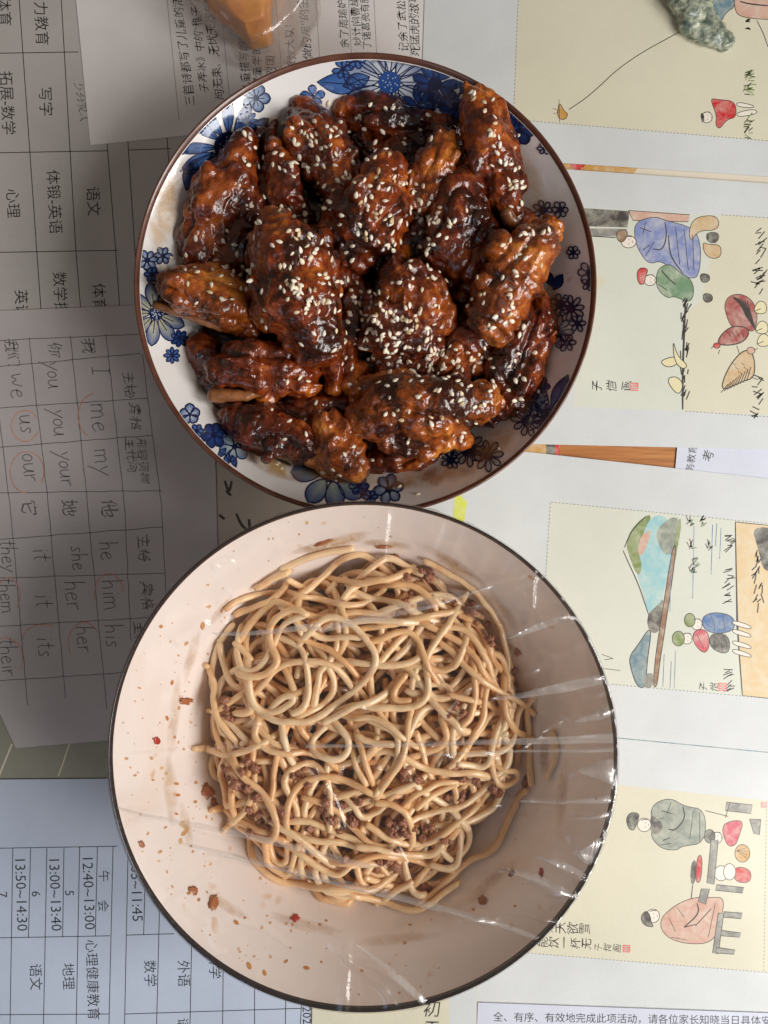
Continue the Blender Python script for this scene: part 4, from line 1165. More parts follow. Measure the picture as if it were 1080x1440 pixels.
def seed_matrix(h, nrm):
    n = (nrm + Vector([random.gauss(0, .22) for _ in range(3)])).normalized()
    t = n.orthogonal().normalized(); t.rotate(Matrix.Rotation(random.uniform(0, 2 * math.pi), 3, n))
    b = n.cross(t)
    rot = Matrix((t, b, n)).transposed().to_4x4()
    k = random.uniform(.74, 1.02)
    return Matrix.Translation(h + n * random.uniform(.00015, .00042)) @ rot @ Matrix.Diagonal((k, k * random.uniform(.9, 1.1), k, 1))
rest_v, rest_f = [], []
NS = 300
for i, (h, nrm, _) in enumerate(placed):
    mw = seed_matrix(h, nrm)
    if i < NS:
        o = bpy.data.objects.new('sesame_seed', SEED); o.matrix_world = mw; link(o)
        tag(o, 'single pale sesame seed stuck to the glazed chicken', 'sesame seed', 'sesame seeds scattered over the chicken')
    else:
        b0 = len(rest_v)
        rest_v += [mw @ v.co for v in SEED.vertices]; rest_f += [[b0 + k for k in p.vertices] for p in SEED.polygons]
if rest_v:
    o = mesh_obj('sesame_sprinkle', rest_v, rest_f, M['sesame'], None, True)
    tag(o, 'loose sprinkle of sesame seeds in the lower hollows between chicken pieces', 'sesame seeds', kind='stuff')

# ---------------------------------------------------------------- noodles: strands dropped one over the other on a height field
GS = 0.0006; GN = 280
gx0, gy0 = nb.c[0] - GS * GN / 2, nb.c[1] - GS * GN / 2
gi = (np.arange(GN) + .5) * GS
GX, GY = np.meshgrid(gx0 + gi, gy0 + gi, indexing='ij')
GR = np.hypot(GX - nb.c[0], GY - nb.c[1])
HF = np.interp(GR, nb.ir, nb.iz)
HF = np.maximum(HF, 0.0245 + 0.010 * np.clip(1 - (GR / .066) ** 2, 0, 1))
NR = 0.00150
def hf_at(x, y, rad):
    i = int((x - gx0) / GS); j = int((y - gy0) / GS); k = int(rad / GS) + 1
    i0, i1 = max(0, i - k), min(GN, i + k + 1); j0, j1 = max(0, j - k), min(GN, j + k + 1)
    if i0 >= i1 or j0 >= j1: return 0.02
    return HF[i0:i1, j0:j1].max()
def stamp(x, y, z, rad):
    i = int((x - gx0) / GS); j = int((y - gy0) / GS); k = int(rad / GS) + 1
    for a in range(max(0, i - k), min(GN, i + k + 1)):
        for b in range(max(0, j - k), min(GN, j + k + 1)):
            d2 = (GX[a, b] - x) ** 2 + (GY[a, b] - y) ** 2
            if d2 < rad * rad:
                h = z + math.sqrt(rad * rad - d2) * .9
                if h > HF[a, b]: HF[a, b] = h
def resample(pts, step):
    pts = np.array(pts, dtype=float)
    seg = np.hypot(*(np.diff(pts, axis=0).T)); s = np.concatenate([[0], np.cumsum(seg)])
    n = max(6, int(s[-1] / step)); t = np.linspace(0, s[-1], n)
    return np.stack([np.interp(t, s, pts[:, 0]), np.interp(t, s, pts[:, 1])], 1)
def gsm(a, k):
    ker = np.exp(-0.5 * (np.arange(-3 * k, 3 * k + 1) / k) ** 2); ker /= ker.sum()
    return np.convolve(np.pad(a, 3 * k, mode='edge'), ker, 'valid')
def tube(name, P3, rad, mat, sides=9, flat=0.93):
    flat = random.uniform(.78, 1.0)
    n = len(P3); V, F = [], []
    T = np.gradient(P3, axis=0); T /= np.linalg.norm(T, axis=1)[:, None] + 1e-12
    up = Vector((0, 0, 1))
    sd = random.uniform(0, 50)
    for i in range(n):
        t = Vector(T[i]); b = t.cross(up)
        if b.length < 1e-3: b = Vector((1, 0, 0))
        b.normalize(); c = b.cross(t)
        e = min(i, n - 1 - i)
        rr = rad * (1 + .2 * nz(Vector((i * .11, sd, 0))) + .07 * nz(Vector((i * .5, sd, 3)))) * (0.62 if e == 0 else (.93 if e == 1 else 1))
        for k in range(sides):
            a = 2 * math.pi * k / sides
            q = Vector(P3[i]) + b * rr * math.cos(a) + c * rr * flat * math.sin(a)
            V.append(q)
    for i in range(n - 1):
        for k in range(sides):
            k2 = (k + 1) % sides
            F.append([i * sides + k, i * sides + k2, (i + 1) * sides + k2, (i + 1) * sides + k])
    F.append(list(range(sides))[::-1]); F.append([(n - 1) * sides + k for k in range(sides)])
    return mesh_obj(name, V, F, mat, None, True)
NL = 'long beige noodle strand tangled with the others under the cling film'
def lay(xy, rad=NR, zmax=0.0690, lift=0.0, dive=(0, 0)):
    xy = resample(xy, 0.0011)
    z = np.array([hf_at(x, y, rad * .75) for x, y in xy]) + rad * .72
    zz = gsm(z, 4); zz = np.maximum(zz, z - rad * 1.1); zz = gsm(zz, 2)
    r_ = np.hypot(xy[:, 0] - nb.c[0], xy[:, 1] - nb.c[1])
    lim = zmax - 0.019 * (r_ / .07) ** 2
    zz = np.minimum(zz, np.maximum(lim, np.interp(r_, nb.ir, nb.iz) + rad)) + lift
    floor_ = np.interp(r_ + rad * .6, nb.ir, nb.iz) + rad * .95
    zz = np.maximum(zz, floor_)
    if dive[0]: zz[:dive[0]] -= 0.0062 * (np.linspace(1, 0, dive[0]) ** 1.5)
    if dive[1]: zz[-dive[1]:] -= 0.0062 * (np.linspace(0, 1, dive[1]) ** 1.5)
    zz = np.maximum(zz, floor_)
    ph = random.uniform(0, 90)
    wx = np.array([[nz(Vector((i * .16, ph, 0))), nz(Vector((i * .16, ph, 5))), nz(Vector((i * .2, ph, 9)))] for i in range(len(xy))])
    P3 = np.column_stack([xy, zz]) + wx * np.array([.0006, .0006, .0004])
    for x, y, q in P3[::2]: stamp(x, y, q, rad)
    o = tube('noodle', P3, rad, M['noodle'])
    tag(o, NL, 'noodle', 'noodles tangled in the black rimmed bowl')
    return o
def rand_strand(rmax, L):
    a = random.uniform(0, 2 * math.pi); q = rmax * math.sqrt(random.random()) * .95
    x, y = nb.c[0] + q * math.cos(a), nb.c[1] + q * math.sin(a)
    h = random.uniform(0, 2 * math.pi); kap = random.uniform(-60, 60); pts = [(x, y)]
    n = int(L / .0015)
    for i in range(n):
        kap = 0.95 * kap + random.gauss(0, 16)
        kap = max(-150, min(150, kap))
        dx, dy = x - nb.c[0], y - nb.c[1]; r = math.hypot(dx, dy)
        if r > rmax * .82:
            inward = math.atan2(-dy, -dx); df = (inward - h + math.pi) % (2 * math.pi) - math.pi
            h += .22 * math.copysign(1, df) * min(1, (r - rmax * .82) / (rmax * .18)) * (1 if abs(df) > .9 else .2)
        h += kap * .0015
        x += .0015 * math.cos(h); y += .0015 * math.sin(h)
        dx, dy = x - nb.c[0], y - nb.c[1]; r = math.hypot(dx, dy)
        if r > rmax: x, y = nb.c[0] + dx * rmax / r, nb.c[1] + dy * rmax / r
        pts.append((nb.c[0] + (x - nb.c[0]) * .93, y))
    return pts

def crumb_mesh(seed):
    bm = bmesh.new(); bmesh.ops.create_icosphere(bm, subdivisions=3, radius=1.0)
    o_ = Vector((seed * 7.3, seed * 2.1, 0))
    for v in bm.verts:
        p = v.co.copy()
        v.co = p * (1 + .75 * nz(p * 1.5 + o_) + .5 * nz(p * 3.3 + o_) + .25 * nz(p * 7 + o_))
        v.co.z *= .75
    m = bpy.data.meshes.new('minced_meat'); bm.to_mesh(m); bm.free()
    m.polygons.foreach_set('use_smooth', [True] * len(m.polygons)); m.materials.append(M['meat'])
    return m
CRUMBS = [crumb_mesh(i) for i in range(6)]
def crumb(x, y, s, zadd=0.0):
    z = hf_at(x, y, s * .4)
    o = bpy.data.objects.new('minced_meat', random.choice(CRUMBS))
    o.location = (x, y, z + s * .1 + zadd); o.scale = (s, s * random.uniform(.7, 1), s * .8); o.rotation_euler = (random.uniform(-.5, .5), random.uniform(-.5, .5), random.uniform(0, 6.28))
    link(o); tag(o, 'small brown crumb of minced meat caught among the noodles', 'meat crumb', 'minced meat crumbs among the noodles')
    stamp(x, y, z + s * .3, s * .7)

for i in range(96):
    lay(rand_strand(0.076 - 0.008 * i / 96, random.uniform(.09, .18)))
for i in range(22):
    a = random.uniform(0, 6.28); q = .066 * math.sqrt(random.random())
    crumb(nb.c[0] + q * math.cos(a), nb.c[1] + q * math.sin(a), random.uniform(.0012, .0024))
for i in range(44):
    lay(rand_strand(0.071, random.uniform(.07, .14)))

# named heaps of mince that show between the top strands
for x, y, n, sp in [(345, 1085, 7, 10), (360, 1110, 3, 8), (425, 1090, 5, 9), (370, 1140, 6, 10), (455, 1135, 6, 10), (495, 1125, 4, 8), (470, 1055, 5, 8), (560, 1160, 7, 10), (600, 1165, 4, 9), (640, 1105, 7, 12), (690, 1105, 5, 9),
                    (540, 1210, 4, 12), (590, 800, 6, 10), (560, 785, 4, 8), (660, 850, 6, 14), (690, 880, 5, 12), (720, 940, 4, 10), (640, 990, 4, 8), (570, 1080, 4, 6), (345, 950, 3, 5), (318, 1005, 3, 5), (575, 845, 3, 8), (322, 1080, 3, 8), (655, 1060, 3, 8), (600, 1250, 3, 8), (480, 1165, 4, 14), (745, 1105, 2, 5)]:
    for _ in range(n):
        p = P(random.gauss(x, sp), random.gauss(y, sp), .045)
        crumb(p.x, p.y, random.choice([.0008, .001, .0012, .0014, .0017, .0022]))

def cr(ox, oy, sc, pts): return [(ox + x / sc, oy + y / sc) for x, y in pts]
A1 = (280, 760, 4.5); A2 = (500, 760, 3.857); A3 = (280, 1020, 4.5); A4 = (500, 1020, 3.857)
TOP = [
 # outer and lower ones first, the ones lying on top last
 (A2, [(360, 100), (470, 160), (580, 220), (700, 330), (790, 470), (830, 600)]), (A4, [(880, 430), (800, 600), (740, 690), (600, 760), (480, 860), (310, 980)]),
 (A4, [(0, 900), (120, 950), (300, 990), (420, 930), (560, 840)]), (A4, [(950, -60), (955, 100), (950, 330)]), (A4, [(1050, 0), (1070, 120), (1020, 270)]),
 (A1, [(520, 190), (640, 130), (760, 80), (980, 45)]), (A1, [(360, 300), (470, 240), (590, 190)]), (A1, [(560, 240), (640, 300), (740, 360)]),
 (A1, [(690, 310), (790, 230), (850, 160), (940, 100), (1040, 90), (1100, 130)]), (A1, [(800, 350), (860, 270), (960, 210), (1080, 200), (1160, 230)]), (A1, [(900, 380), (960, 310), (1060, 255), (1160, 250)]),
 (A2, [(110, 130), (180, 80), (250, 130), (370, 190)]), (A2, [(0, 230), (60, 230), (200, 200), (280, 165)]), (A2, [(200, 240), (300, 230), (400, 300), (440, 380)]), (A2, [(130, 330), (240, 330), (320, 390), (420, 430)]),
 (A2, [(720, 600), (800, 640), (830, 740), (830, 820)]), (A2, [(600, 420), (680, 470), (720, 560), (730, 600)]), (A2, [(640, 700), (650, 820), (630, 940), (560, 1010)]),
 (A1, [(60, 850), (70, 780), (110, 680), (160, 590), (220, 530)]), (A1, [(60, 850), (90, 930), (80, 1010), (120, 1130), (160, 1180)]), (A1, [(120, 650), (140, 760), (170, 880), (210, 930), (290, 940)]),
 (A1, [(150, 1060), (260, 980), (340, 930), (420, 860)]), (A1, [(210, 1100), (330, 1090), (330, 1040), (310, 960)]), (A1, [(220, 640), (280, 700), (340, 760)]), (A1, [(360, 860), (430, 940), (500, 1010), (560, 1080)]),
 (A1, [(720, 1060), (740, 950), (750, 850), (800, 800)]), (A1, [(820, 820), (850, 900), (840, 1000), (790, 1070), (690, 1100)]), (A1, [(560, 1170), (480, 1120), (440, 1060)]),
 (A3, [(530, 60), (550, 160), (570, 220)]), (A3, [(640, 50), (680, 130), (760, 190), (830, 260)]), (A3, [(970, 200), (1000, 300), (1060, 400)]), (A3, [(220, 400), (220, 520), (250, 640), (330, 690)]),
 (A3, [(400, 920), (500, 990), (620, 1010), (760, 1000), (900, 990), (1060, 1010)]), (A3, [(580, 890), (620, 780), (670, 660)]), (A3, [(840, 750), (880, 830), (920, 870)]), (A3, [(670, 800), (780, 880), (880, 920), (950, 880), (1000, 830), (1090, 820)]),
 (A3, [(250, 600), (370, 640), (450, 660), (560, 720)]), (A3, [(230, 600), (300, 530), (330, 450)]), (A3, [(600, 670), (740, 720), (880, 740), (1000, 770)]), (A3, [(560, 590), (700, 600), (800, 650), (900, 700), (1050, 750)]),
 (A3, [(520, 620), (600, 660), (680, 730), (760, 800)]), (A3, [(640, 460), (760, 490), (880, 560), (960, 650), (1080, 740)]), (A3, [(810, 390), (830, 500), (830, 670)]),
 (A4, [(280, 830), (310, 900), (360, 910)]), (A4, [(160, 940), (250, 880), (310, 840)]), (A4, [(0, 720), (120, 690), (260, 720), (380, 780), (540, 800)]), (A4, [(570, 690), (560, 760), (500, 790), (400, 760)]),
 (A4, [(0, 640), (120, 650), (300, 720), (420, 720), (480, 650)]), (A4, [(50, 550), (150, 610), (280, 670), (400, 660), (480, 600), (560, 530), (640, 480)]), (A4, [(330, 470), (400, 400), (500, 350), (560, 330)]), (A4, [(350, 520), (470, 480), (600, 450), (670, 390)]),
 (A4, [(260, 450), (330, 380), (430, 330), (520, 320)]), (A4, [(740, 220), (760, 310), (830, 350), (900, 320), (880, 260), (800, 240)]), (A4, [(700, 0), (620, 110), (520, 220)]), (A4, [(880, 0), (860, 90), (760, 150), (680, 150)]),
 (A4, [(550, 200), (650, 235), (720, 220), (735, 120)]), (A4, [(480, 0), (500, 90), (430, 150), (360, 170)]), (A4, [(330, 40), (360, 130), (380, 220)]), (A4, [(0, 40), (40, 180), (90, 320)]),
 (A4, [(0, 450), (150, 400), (280, 340), (390, 280)]), (A4, [(280, 190), (380, 250), (500, 260), (640, 260)]), (A4, [(0, 470), (40, 520), (120, 490), (170, 430)]), (A4, [(100, 430), (200, 430), (290, 490), (310, 590)]),
 (A2, [(500, 470), (580, 470), (640, 530), (700, 620), (740, 740), (770, 800)]), (A2, [(430, 480), (560, 540), (640, 620), (700, 720)]), (A2, [(470, 560), (560, 640), (660, 740), (760, 800), (860, 860)]),
 (A2, [(400, 700), (470, 720), (540, 680), (560, 640)]), (A2, [(420, 790), (480, 785), (525, 820), (500, 865), (430, 860), (400, 830)]), (A2, [(500, 830), (560, 850), (625, 860)]), (A2, [(440, 900), (500, 960), (560, 1010)]), (A2, [(700, 870), (700, 960), (650, 1040)]), (A2, [(800, 870), (820, 960), (870, 1030)]),
 (A2, [(0, 390), (120, 400), (200, 430)]), (A2, [(70, 480), (200, 460), (330, 420), (490, 390)]), (A2, [(20, 440), (140, 430), (240, 440)]), (A2, [(0, 670), (140, 690), (280, 680), (350, 640)]), (A2, [(160, 640), (220, 570), (250, 540)]),
 (A1, [(180, 430), (250, 370), (400, 340), (560, 330), (700, 370), (820, 390), (930, 410)]), (A1, [(220, 480), (330, 430), (430, 390)]), (A1, [(620, 510), (700, 590), (800, 630), (950, 610), (1030, 620)]),
 (A1, [(510, 570), (620, 620), (720, 650), (850, 720), (950, 810), (1000, 870)]), (A1, [(430, 880), (470, 830), (560, 770), (690, 770), (800, 780), (900, 850), (960, 950)]),
 (A3, [(360, 0), (350, 60), (400, 140), (500, 180), (650, 190), (750, 250)]), (A3, [(150, 190), (260, 170), (360, 130)]), (A3, [(560, 420), (530, 370), (560, 310), (640, 270), (720, 275), (790, 340)]),
 (A3, [(240, 240), (290, 320), (400, 400), (480, 510), (510, 620), (470, 700), (370, 680)]), (A3, [(560, 590), (560, 480), (630, 390), (740, 345), (860, 355), (1000, 400), (1060, 430)]),
 (A3, [(760, 70), (700, 120), (710, 190), (800, 230), (900, 240), (950, 170), (940, 100), (900, 60)]), (A4, [(0, 60), (60, 100), (200, 110)]), (A4, [(20, -30), (150, 10), (220, 50), (240, 120), (220, 220), (170, 300), (100, 390)]),
 (A4, [(290, -10), (280, 90), (260, 180), (180, 300)]), (A1, [(500, 620), (600, 650), (660, 720), (680, 850), (690, 980), (660, 1080), (580, 1110)]), (A1, [(320, 880), (320, 980), (370, 1070), (450, 1110), (550, 1060), (610, 1000), (540, 985), (480, 1050)]),
 (A2, [(280, 730), (230, 800), (195, 860), (230, 890), (310, 880)]), (A2, [(0, 980), (100, 970), (180, 1000), (240, 1060)]),
 (A2, [(490, 465), (430, 550), (385, 640), (385, 720), (405, 800), (375, 880), (300, 920), (150, 925), (0, 910), (-90, 940)]), (A2, [(100, 555), (200, 510), (290, 490), (345, 550), (380, 650)]),
 (A1, [(250, 740), (270, 810), (340, 830), (410, 780), (450, 700), (500, 600), (540, 520), (620, 480), (700, 455)]), (A1, [(690, 470), (640, 430), (560, 430), (480, 500), (440, 590), (470, 690), (500, 770), (460, 830), (380, 855), (290, 850), (240, 830)]),
 (A1, [(720, 560), (780, 500), (860, 478), (950, 510), (1030, 590), (1100, 680), (1125, 760), (1090, 850), (1000, 960), (880, 1050), (760, 1130), (640, 1170), (520, 1150)]), (A1, [(1080, 1040), (980, 1060), (880, 1120), (770, 1180)]),
]
top_strands = []
for (ox, oy, sc), pts in TOP:
    q = smooth_poly(cr(ox, oy, sc, pts), 3)
    w = []
    for v in q:
        r0 = math.hypot(v.x - 515, v.y - 1025)
        zg = 0.055 - 0.015 * min(1, (r0 / 245)) ** 2
        p = P(v.x, v.y, zg); w.append((p.x, p.y))
    dv = [0, 0]
    for e in (0, 1):
        if random.random() < .72:
            a_, b_ = (Vector(w[3]), Vector(w[0])) if e == 0 else (Vector(w[-4]), Vector(w[-1]))
            h = math.atan2(b_.y - a_.y, b_.x - a_.x); kp = random.uniform(-70, 70); x, y = b_; ext = []
            for _ in range(random.randint(10, 18)):
                h += kp * .0011; x += .0011 * math.cos(h); y += .0011 * math.sin(h)
                if math.hypot(x - nb.c[0], y - nb.c[1]) > .076: break
                ext.append((x, y))
            dv[e] = len(ext) + 2
            w = ext[::-1] + w if e == 0 else w + ext
    nd = lay(w, NR * random.uniform(.9, 1.04), dive=dv)
    top_strands.append(nd)

for k_, lb in ((3, 'short straight noodle piece stuck upright on the shaded right wall of the bowl'), (4, 'outermost short curved noodle piece alone on the right wall'),
               (1, 'noodle strand hugging the lower right wall at the edge of the heap'), (-2, 'long noodle strand sweeping in a wide arc over the middle of the heap'),
               (-5, 'noodle strand forming a tall hook right of the wide arc on top')):
    top_strands[k_]['label'] = lb
# mince resting in the hollows of the top layer, mostly towards the lower edge
for x, y, n, sp in [(345, 1085, 5, 9), (425, 1095, 4, 8), (370, 1140, 5, 9), (455, 1138, 5, 9), (565, 1162, 6, 9), (610, 1168, 4, 8), (645, 1105, 6, 11), (690, 1110, 4, 8), (540, 1215, 4, 12), (590, 800, 4, 9), (660, 850, 5, 13), (690, 885, 4, 10), (720, 945, 3, 9), (640, 992, 3, 7), (575, 1080, 3, 6), (330, 1010, 3, 6), (480, 1165, 4, 14), (500, 1125, 3, 8)]:
    for _ in range(n):
        p = P(random.gauss(x, sp), random.gauss(y, sp), .045)
        i_, j_ = int((p.x - gx0) / GS), int((p.y - gy0) / GS)
        # roll into the lowest spot nearby
        best = min(((HF[i_ + a, j_ + b], a, b) for a in range(-7, 8) for b in range(-7, 8)))
        crumb(gx0 + (i_ + best[1]) * GS, gy0 + (j_ + best[2]) * GS, random.choice([.001, .0012, .0014, .0017, .002]))

# bits stuck to the bowl wall above the noodles
def wall_bit(px, py, s, mat, name, label, cat, asp=.6, rot=None, group=None):
    p, r = nb.proj(px, py, 0)
    a = math.atan2(p.y - nb.c[1], p.x - nb.c[0])
    e = .002
    sl = math.atan2(nb.z(r + e) - nb.z(r - e), 2 * e)
    n = Vector((-math.sin(sl) * math.cos(a), -math.sin(sl) * math.sin(a), math.cos(sl)))
    m = random.choice(CRUMBS).copy(); m.name = name; m.materials.clear(); m.materials.append(M[mat])
    o = bpy.data.objects.new(name, m)
    q = n.to_track_quat('Z', 'Y').to_matrix().to_4x4()
    rot = R(random.uniform(0, 360)) if rot is None else R(rot)
    k = s * .8 * (CAM_H - p.z) / FPX / 2
    o.matrix_world = Matrix.Translation(p + n * .0003) @ q @ Matrix.Rotation(rot, 4, 'Z') @ Matrix.Diagonal((k, k * asp, k * .22, 1))
    link(o); tag(o, label, cat, group)
wall_bit(220, 1041, 17, 'chili', 'chili_flake', 'bright red chili flake on the left wall of the noodle bowl', 'chili flake', .55, 60)
wall_bit(415, 1291, 13, 'chili', 'chili_flake', 'small red chili flake low in the noodle bowl near its bottom rim', 'chili flake', .8)
wall_bit(761, 1227, 14, 'chili', 'chili_flake', 'red chili flake on the shaded right wall of the noodle bowl', 'chili flake', .5, 50)
wall_bit(679, 1266, 15, 'meat', 'peppercorn', 'dark brown peppercorn on the lower right wall of the noodle bowl', 'peppercorn', .9)
wall_bit(719, 1228, 12, 'meat', 'pepper_bit', 'dark oval pepper bit left of the right wall chili flake', 'pepper bit', .7)
wall_bit(291, 1111, 26, 'tofu', 'fried_crumb', 'ragged brown crumb left of the noodles on the bowl wall', 'crumb', .7, 20)
wall_bit(301, 1129, 15, 'tofu', 'fried_crumb', 'small brown crumb just below the ragged one on the wall', 'crumb', .7)
wall_bit(259, 985, 30, 'tofu', 'fried_crumb', 'long orange brown crumb above the bright red flake', 'crumb', .32, 80)
wall_bit(300, 1269, 25, 'tofu', 'fried_crumb', 'largest brown crumb on the lower left wall of the noodle bowl', 'crumb', .62, 100)
wall_bit(271, 1252, 17, 'tofu', 'fried_crumb', 'squarish brown crumb left of the largest crumb', 'crumb', .7)
wall_bit(199, 1187, 13, 'tofu', 'fried_crumb', 'lone brown crumb near the left rim of the noodle bowl', 'crumb', .6)
wall_bit(455, 762, 32, 'tofu', 'fried_crumb', 'orange crumb stuck above the noodles at the top wall', 'crumb', .25, 15)
wall_bit(540, 768, 26, 'tofu', 'fried_crumb', 'reddish crumb at the top edge of the noodle heap', 'crumb', .4, 10)
wall_bit(480, 1002, 14, 'chili', 'chili_flake', 'dark red chili bit sunk between noodle strands', 'chili flake', .6)
# many small drops: uncountable splashes
V, F = [], []
def splash(px, py, s, asp, rot):
    b0 = len(V); n = 8
    pts = [(px, py)] + [(px + s * math.cos(t) * math.cos(rot) - s * asp * math.sin(t) * math.sin(rot), py + s * math.cos(t) * math.sin(rot) + s * asp * math.sin(t) * math.cos(rot)) for t in [2 * math.pi * i / n + random.uniform(-.2, .2) for i in range(n)]]
    for i, (x, y) in enumerate(pts):
        p, r = nb.proj(x, y, .00035 if i == 0 else .00006)
        if r > nb.R - .003: 
            del V[b0:]; return
        V.append(p)
    for i in range(n): F.append([b0, b0 + 1 + i, b0 + 1 + (i + 1) % n])
for _ in range(230):
    a = random.gauss(math.pi * .92, 1.15); q = random.uniform(225, 345)
    x, y = 511 + q * math.cos(a), 1062 + q * math.sin(a)
    s = random.choice([.9, 1.1, 1.4, 1.8, 2.4, 3.0])
    splash(x, y, s, random.uniform(.45, .9), random.uniform(0, 3.14))
for x, y, s in [(262, 1165, 6), (256, 1158, 5), (258, 1172, 5), (254, 1183, 5), (248, 1102, 4), (250, 1118, 4), (225, 1198, 4), (332, 1297, 5), (350, 1358, 6), (372, 1368, 5), (402, 1352, 4), (431, 1361, 5), (242, 960, 4), (262, 905, 4), (285, 880, 6), (235, 1010, 4)]:
    splash(x, y, s, .6, random.uniform(0, 3))
t = NT('orange_oil_drop'); t.color(t.ramp(t.noise(140, 2, .5, t.coords('Object')), [(.38, (.55, .22, .06, 1)), (.62, (.74, .50, .28, 1))])); t.set(Roughness=.2, Coat_Weight=.5); t.normal(t.bump(t.noise(500, 2), .1, .0003)); M['oil'] = t.m
o = mesh_obj('sauce_splashes', V, F, M['oil'], None, True)
tag(o, 'orange sauce splashes dotting the inner wall of the noodle bowl', 'sauce splashes', kind='stuff')

# ---------------------------------------------------------------- cling film over the noodle bowl
FR = nb.R + 0.00025
FOLDS = []   # ax, ay, bx, by (world), amplitude, width
def fold(x0, y0, x1, y1, A, w):
    a, b = P(x0, y0, .071), P(x1, y1, .071); FOLDS.append((a.x, a.y, b.x, b.y, A, w))
for f in [(300, 885, 700, 850, .0022, .0022), (480, 875, 690, 822, .0012, .0011), (560, 868, 830, 862, .0010, .0012), (700, 890, 800, 858, .0016, .0024), (700, 978, 860, 944, .0016, .0022), (790, 1008, 866, 985, .0018, .0030),
          (165, 1052, 420, 1045, .0010, .0012), (420, 1045, 866, 1033, .0014, .0013), (560, 1060, 860, 1050, .0009, .0016), (730, 1128, 860, 1118, .0008, .0014), (800, 1142, 862, 1128, .0012, .0022), (795, 1075, 862, 1090, .0016, .0035), (800, 1190, 850, 1168, .0018, .0040),
          (180, 1135, 520, 1225, .0012, .0011), (260, 1180, 700, 1295, .0016, .0016), (330, 1190, 560, 1262, .0013, .0011), (480, 1200, 800, 1290, .0010, .0011), (700, 1212, 790, 1250, .0016, .0022), (560, 1240, 810, 1300, .0008, .0012), (750, 1198, 830, 1232, .0012, .0018),
          (500, 1340, 600, 1400, .0010, .0016), (460, 1310, 560, 1410, .0008, .0012), (240, 900, 300, 870, .0014, .0030), (540, 1400, 600, 1412, .0010, .0022), (300, 800, 330, 780, .0010, .0015), (420, 1060, 640, 1060, .0006, .0008)]:
    fold(*f)
for _ in range(46):
    x_, y_ = random.uniform(260, 780), random.uniform(820, 1330); a_ = random.gauss(0, .45) + (.25 if y_ > 1120 else -.12); L_ = random.uniform(30, 130)
    fold(x_, y_, x_ + L_ * math.cos(a_), y_ + L_ * math.sin(a_), random.uniform(.0004, .0010), random.uniform(.0006, .0012))
rad_w = [(random.uniform(0, 2 * math.pi), random.uniform(.0009, .0022), random.uniform(.0002, .0008), random.uniform(.055, .085)) for _ in range(60)]
NA, NRR = 720, 110
rr_ = np.concatenate([np.linspace(0.0004, .994, NRR) * FR])
th = np.linspace(0, 2 * math.pi, NA, endpoint=False)
RRg, THg = np.meshgrid(rr_, th, indexing='ij')
XX = nb.c[0] + RRg * np.cos(THg); YY = nb.c[1] + RRg * np.sin(THg)
ZZ = nb.H + .0006 - .0055 * (1 - (RRg / FR) ** 2)
edge = np.clip((FR - RRg) / .006, 0, 1)
for ax_, ay_, bx_, by_, A, w in FOLDS:
    L = math.hypot(bx_ - ax_, by_ - ay_); ux, uy = (bx_ - ax_) / L, (by_ - ay_) / L
    s = ((XX - ax_) * ux + (YY - ay_) * uy) / L
    d = -(XX - ax_) * uy + (YY - ay_) * ux
    d = d + .0012 * np.sin(s * 5 + A * 9000)
    win = np.clip(s / .2, 0, 1) * np.clip((1 - s) / .12, 0, 1)
    ZZ += A * 1.5 * win * np.exp(-(d / w) ** 2) * (.35 + .65 * edge)
for t0, w, A, rs in rad_w:
    dt = (THg - t0 + math.pi) % (2 * math.pi) - math.pi
    ZZ += A * np.exp(-(dt * RRg / w) ** 2) * np.clip((RRg - rs) / (.03), 0, 1) * (.4 + .6 * edge)
ZZ += edge * np.array([[.0005 * nz(Vector((x * 55, y * 55, 2))) for x, y in zip(a, b)] for a, b in zip(XX, YY)])
# rest above the noodles
ii = np.clip(((XX - gx0) / GS).astype(int), 0, GN - 1); jj = np.clip(((YY - gy0) / GS).astype(int), 0, GN - 1)
hmax = HF.copy()
for _ in range(3):
    hmax = np.maximum.reduce([hmax, np.roll(hmax, 1, 0), np.roll(hmax, -1, 0), np.roll(hmax, 1, 1), np.roll(hmax, -1, 1)])
for _ in range(8):
    hmax = (hmax + np.roll(hmax, 1, 0) + np.roll(hmax, -1, 0) + np.roll(hmax, 1, 1) + np.roll(hmax, -1, 1)) / 5
inside = RRg < .080
ZZ = np.where(inside, np.maximum(ZZ, hmax[ii, jj] + .0006), ZZ)
V = list(zip(XX.ravel(), YY.ravel(), ZZ.ravel())); F = []
for i in range(NRR - 1):
    b = i * NA
    for j in range(NA):
        k = (j + 1) % NA
        F.append([b + j, b + NA + j, b + NA + k, b + k])
# skirt over the rim, clinging to the outside
sk = [(FR + .0001, nb.H - .0004), (FR + .00015, nb.H - .0022), (FR - .0010, nb.H - .0055), (FR - .0030, nb.H - .0095), (FR - .0060, nb.H - .0145)]
last = (NRR - 1) * NA
for q, (r, z) in enumerate(sk):
    b = len(V)
    for j in range(NA):
        a = th[j]; k = (.2 + q) * .00025
        w = nz(Vector((math.cos(a) * 22, math.sin(a) * 22, q * .4)))
        rr2 = r + k * max(-.2, w) + (.0010 if w > .35 else 0) * q * .3
        V.append((nb.c[0] + rr2 * math.cos(a), nb.c[1] + rr2 * math.sin(a), z - .002 * (q > 2) * nz(Vector((math.cos(a) * 5, math.sin(a) * 5, 9)))))
    for j in range(NA):
        k = (j + 1) % NA
        F.append([last + j, b + j, b + k, last + k])
    last = b
film = mesh_obj('cling_film', V, F, M['film'], None, True)
